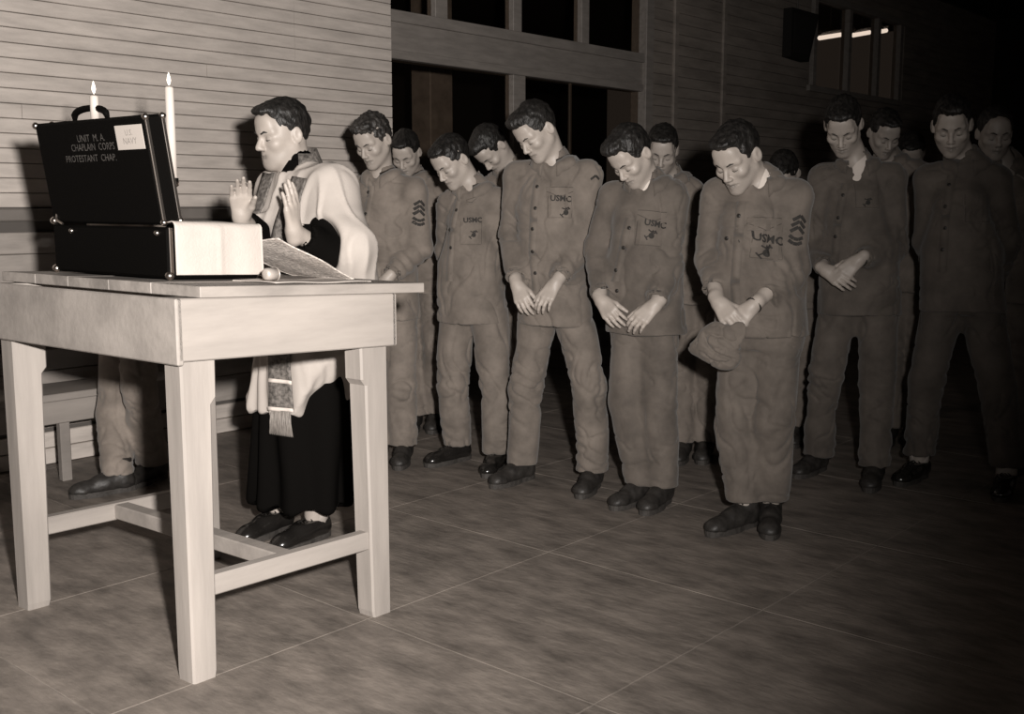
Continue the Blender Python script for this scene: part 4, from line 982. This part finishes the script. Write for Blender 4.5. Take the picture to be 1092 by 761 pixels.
# ------------------------------------------------------------------ cap held under the clasped hands
root, J3, F3, L3 = FRONT[3]
cp = joint_world((ground(793, 562) + ground(821, 560)) / 2, F3, (764, 366, .255))
f = Field(cp - .17, cp + .17, .006); up = np.array([0, 0, 1.])
Rc = np.stack([unit(L3 + up * .35), unit(F3), unit(up - L3 * .35)], 1)
f.ell(cp, Rc, (.098, .045, .082), 0); f.ell(cp + L3 * .035 - up * .045, Rc, (.062, .044, .05), .03); f.cone(cp + L3 * .06 + up * .04, cp - L3 * .085 - up * .02, .026, .022, .03)
V, Q = f.mesh(1); V = wrinkle(V * 2.2, Q, .030, [], 44, L3, (1, 1, 1)) / 2.2; capm = cloth(.13)
cap = empty('utility_cap'); tag(cap, 'crumpled cotton cap held in the clasped hands of the nearest serviceman', 'cap')
npmesh('crown', V, Q, capm, cap)
f = Field(cp - .17, cp + .17, .006); f.ell(cp + L3 * .070 + up * .030 + F3 * .012, np.stack([unit(L3 * .6 + up), unit(F3), unit(-L3 + up * .6)], 1), (.070, .010, .040), 0); V, Q = f.mesh(1); npmesh('brim', V, Q, capm, cap)

# ------------------------------------------------------------------ the clergyman
def clergyman():
    al = math.radians(41); F = np.array([-math.sin(al), -math.cos(al), 0]); L = np.array([math.cos(al), -math.sin(al), 0]); up = np.array([0, 0, 1.])
    root = empty('person', (0, 0, 0)); tag(root, 'clergyman in white surplice, dark stole and black cassock with both hands raised at the table', 'person')
    ga, gb = ground(297, 566), ground(336, 575); base = (ga + gb) / 2
    W = lambda x, y, fo: joint_world(base, F, (x, y, fo))
    hc = W(301, 143, .04); neck = W(318, 180, .0); sha = W(298, 202, 0); shb = W(353, 203, 0)
    ela = W(284, 262, .10); elb = W(352, 272, .08); wra = W(257, 232, .30); tia = W(256, 183, .36); wrb = W(313, 246, .26); tib = W(308, 187, .30)
    hipa, hipb = W(305, 330, 0), W(345, 330, 0); hip = (hipa + hipb) / 2; sh = (sha + shb) / 2
    Rh = head_frame(47, 13, 2); s = 1.03
    pts = np.array([hc, neck, sha, shb, ela, elb, wra, wrb, tia, tib, hip, ga, gb]); lo = pts.min(0) - .16; hi = pts.max(0) + .17; lo[2] = .03
    f = Field(lo, hi, .0045, zaxis(.03, hi[2], .0045, [(wrb[2] - .06, 9)]))
    add_head(f, hc, Rh, s, 1.15, 1.1); f.cone(hc + Rh @ np.array([0, -.03, -.045]), neck - up * .03, .056, .062, .025)
    f.ell(hc + Rh @ np.array([0, .035, -.09]), Rh, (.05, .05, .03), .03)
    f.cone(neck - up * .05, sh - up * .06, .06, .09, .04); f.cone(sha, shb, .05, .05, .05); f.cone(sh - up * .1, hip, .12, .12, .06)
    for a, b, c, t, nn, td in ((sha, ela, wra, tia, np.array([-.25, 1, 0]), L), (shb, elb, wrb, tib, L + np.array([.35, .15, 0]), -F)):
        f.cone(a, b, .047, .038, .03); f.cone(b, c, .038, .028, .02); add_hand(f, c, t, nn, td, (.08, .14, .12), .008, 1.04, (.22, .35))
    for h_, g in ((hipa, ga), (hipb, gb)): f.cone(h_, g + up * .09, .08, .04, .04)
    V, Q = f.mesh(1); bo = npmesh('body', V, Q, M['skin'], root); skin_tone(bo.data, V, hc, Rh, s, .82)
    V, Q = hair_mesh(hc, Rh, s, dict(side=.0015, top=.008, pomp=.003, front=.080, rec=.006), 51, .0042); npmesh('hair', V, Q, M['hair'], root)
    w = lambda p: hc + Rh @ (np.array(p) * s)
    for q in (-1, 1):
        tube('eyebrow', [w((q * .012, .0945, .0175)), w((q * .028, .0915, .0235)), w((q * .048, .0735, .0195))], [.0034, .0040, .002], M['lash'], root, 6)
        tube('eyelashes', [w((q * .018, .0820, -.0060)), w((q * .030, .0862, -.0085)), w((q * .043, .0795, -.0060))], [.0016, .0024, .0014], M['lash'], root, 5)
    # cassock
    f = Field(np.minimum(lo, base - .4), np.maximum(hi, base + .4) * np.array([1, 1, 0]) + np.array([0, 0, 1.62]), .0085)
    zz = lambda t: (base * (1 - t) + sh * t)[:2]
    loft(f, [(.15, base[:2] + L[:2] * .03, .215, .17), (.5, base[:2] * .6 + hip[:2] * .4 + L[:2] * .025, .205, .155), (hip[2], hip[:2], .18, .14), (sh[2] - .15, sh[:2], .17, .14), (sh[2], sh[:2], .13, .09)], L, F, 2.2, .02)
    sleeve(f, [sha, ela, ela + (wra - ela) * .86], [.07, .066, .048], True, .03); sleeve(f, [shb, elb, elb + (wrb - elb) * .86], [.07, .082, .050], True, .03)
    ax = unit(hc + Rh @ np.array([0, -.03, -.05]) - neck); f.cone(neck - ax * .02, neck + ax * .028, .074, .066, .02); f.cone(neck + ax * .02, neck + ax * .1, .058, .058, .004, 'sub')
    V, Q = f.mesh(1)
    t_ = np.arctan2((V - base) @ F, (V - base) @ L); wgt = np.clip((1.0 - V[:, 2]) / .7, 0, 1)
    V = V + normals(V, Q) * (wgt * (.018 * np.sin(t_ * 9 + 2 * noise3(V * 2)) + .008 * noise3(V * np.array([9, 9, 1.5]))))[:, None]; npmesh('cassock', V, Q, M['cassock'], root)
    # surplice
    f = Field(np.minimum(lo, base - .42), np.maximum(hi, base + .42) * np.array([1, 1, 0]) + np.array([0, 0, 1.64]), .0078)
    loft(f, [(.42, base[:2] + F[:2] * .01 + L[:2] * .03, .235, .178), (.75, hip[:2] + L[:2] * .015, .225, .165), (hip[2] + .1, hip[:2], .205, .150), (1.16, (hip * .6 + sh * .4)[:2], .195, .150), (sh[2] - .15, sh[:2], .185, .155), (sh[2] - .02, sh[:2], .15, .115), (sh[2] + .045, (neck * .6 + sh * .4)[:2], .085, .08)], L, F, 2.2, .02)
    f.cone(sha, neck - up * .03, .075, .06, .04); f.cone(shb, neck - up * .03, .078, .06, .05)
    # bell sleeves: wide, hanging, open at the forearm
    sleeve(f, [sha - up * .01, ela + F * .01 + L * .01, ela + (wra - ela) * .42 - up * .01], [.080, .085, .092], True, .04, .06)
    sleeve(f, [shb - up * .015, elb + L * .05 - F * .03 + up * .03, W(371, 302, -.02)], [.088, .108, .118], True, .08, 0)
    f.cone(wrb, elb * .55 + wrb * .45 + F * .03, .09, .12, .03, 'sub')
    # hem: lower in front, swept up on his left
    sl, X, Y, Z = f.sub((-99,) * 3, (99,) * 3)
    p0 = W(290, 446, .22); su = (X - p0[0]) * L[0] + (Y - p0[1]) * L[1]; hz = p0[2] + np.clip(su - .03, 0, .4) * 1.7
    f.D[sl] = np.maximum(f.D[sl], hz - Z)
    f.cone(neck + ax * -.01, neck + ax * .12, .072, .075, .006, 'sub')
    V, Q = f.mesh(1); t_ = np.arctan2((V - base) @ F, (V - base) @ L); wgt = np.clip((1.35 - V[:, 2]) / .5, .12, 1)
    V = V + normals(V, Q) * (wgt * (.008 * np.sin(t_ * 15 + 3 * noise3(V * 2.5)) + .012 * noise3(V * np.array([9, 9, 1.6]) + 3)) + .010 * np.clip(1 - 5 * np.abs(noise3(V * np.array([8, 8, 2.0]) + 11)), 0, 1) + .004 * noise3(V * 12))[:, None]
    npmesh('surplice', V, Q, M['surplice'], root); bs_ = bvh(V, Q)
    # stole: two long bands over the surplice
    def band(path, width, m, name, off=.006, parent=root):
        pts = []
        for x, y in path:
            h = pixhit(bs_, x, y)
            if h: pts.append((np.array(h[0]), np.array(h[1])))
        if len(pts) < 2: return None
        P = []; 
        for (a, na), (b, nb) in zip(pts[:-1], pts[1:]):
            k = max(2, int(np.linalg.norm(b - a) / .02))
            for t in range(k): P.append((a + (b - a) * t / k, unit(na + (nb - na) * t / k)))
        P.append(pts[-1]); VV = []; nu = 6
        for i, (p, n) in enumerate(P):
            d = unit(P[min(i + 1, len(P) - 1)][0] - P[max(i - 1, 0)][0]); sd = unit(np.cross(d, n))
            for j in range(nu):
                q = p + sd * width * (j / (nu - 1) - .5); h = bs_.ray_cast(Vector(q + n * .06), Vector(-n), .12); q = np.array(h[0]) if h[0] is not None else q
                VV.append(q + n * off)
        A_ = np.array(VV).reshape(len(P), nu, 3)
        for _ in range(2): A_[1:-1] = .5 * A_[1:-1] + .25 * (A_[2:] + A_[:-2])
        VV = list(A_.reshape(-1, 3)); FF = [(i * nu + j, (i + 1) * nu + j, (i + 1) * nu + j + 1, i * nu + j + 1) for i in range(len(P) - 1) for j in range(nu - 1)]
        o = meshobj(name, VV, FF, m, parent, True); md = o.modifiers.new('thickness', 'SOLIDIFY'); md.thickness = .005; md.offset = 0
        return o
    stole = empty('stole', (0, 0, 0)); stole.parent = root; stole['label'] = 'dark brocade stole with pale cross bands and fringe'
    band([(329, 172), (322, 190), (313, 215), (306, 240), (301, 270), (300, 305), (300, 340), (300, 380), (301, 418), (301, 436)], .098, M['stole'], 'stole_band', .007, stole)
    band([(289, 186), (280, 204), (274, 225), (271, 250)], .070, M['stole'], 'stole_band', .007, stole)
    for y in (404, 434): band([(301, y), (301, y + 4)], .100, M['band'], 'cross_stripe', .011, stole)
    # collar part of the stole round the neck
    n0 = neck + ax * .01; R_ = []
    for t in np.linspace(-.2, 1.15, 14) * math.pi: R_.append(n0 + (L * math.cos(t) * .088 - F * math.sin(t) * .085) + up * (.012 + .03 * math.sin(max(0, min(math.pi, t)))))
    VV = []
    for p in R_: VV += [p + up * .035 - unit(p - n0) * .012, p - up * .035 + unit(p - n0) * .014]
    o = meshobj('stole_collar', VV, [(2 * i, 2 * i + 1, 2 * i + 3, 2 * i + 2) for i in range(len(R_) - 1)], M['stole'], stole, True); md = o.modifiers.new('thickness', 'SOLIDIFY'); md.thickness = .006
    # fringe hanging below the hem
    h = pixhit(bs_, 301, 436); c = np.array(h[0]) + np.array(h[1]) * .010; sd = unit(np.cross(np.array(h[1]), up)); sd = sd if np.dot(sd, L) > 0 else -sd; g = []
    for k in range(34):
        x = (k / 33 - .5); g.append(tube_geo([c + sd * x * .098 - up * .004, c + sd * x * .108 - up * .05 + F * .004 * math.sin(k), c + sd * x * .118 - up * (.098 + .003 * math.sin(k * 2.1))], [.0022, .0024, .0016], 5))
    V_, F_ = merge(g); fo = meshobj('fringe', V_, F_, M['fringe'], stole, True); fo['kind'] = 'stuff'
    place_shoe('shoe', ga, ground(268, 577), root, 1.02); place_shoe('shoe', gb, ground(298, 589), root, 1.02)
    for g_ in (ga, gb): tube('sock', [g_ + up * .055 - F * .015, g_ + up * .2], [.043, .052], M['sock'], root, 14)
clergyman()
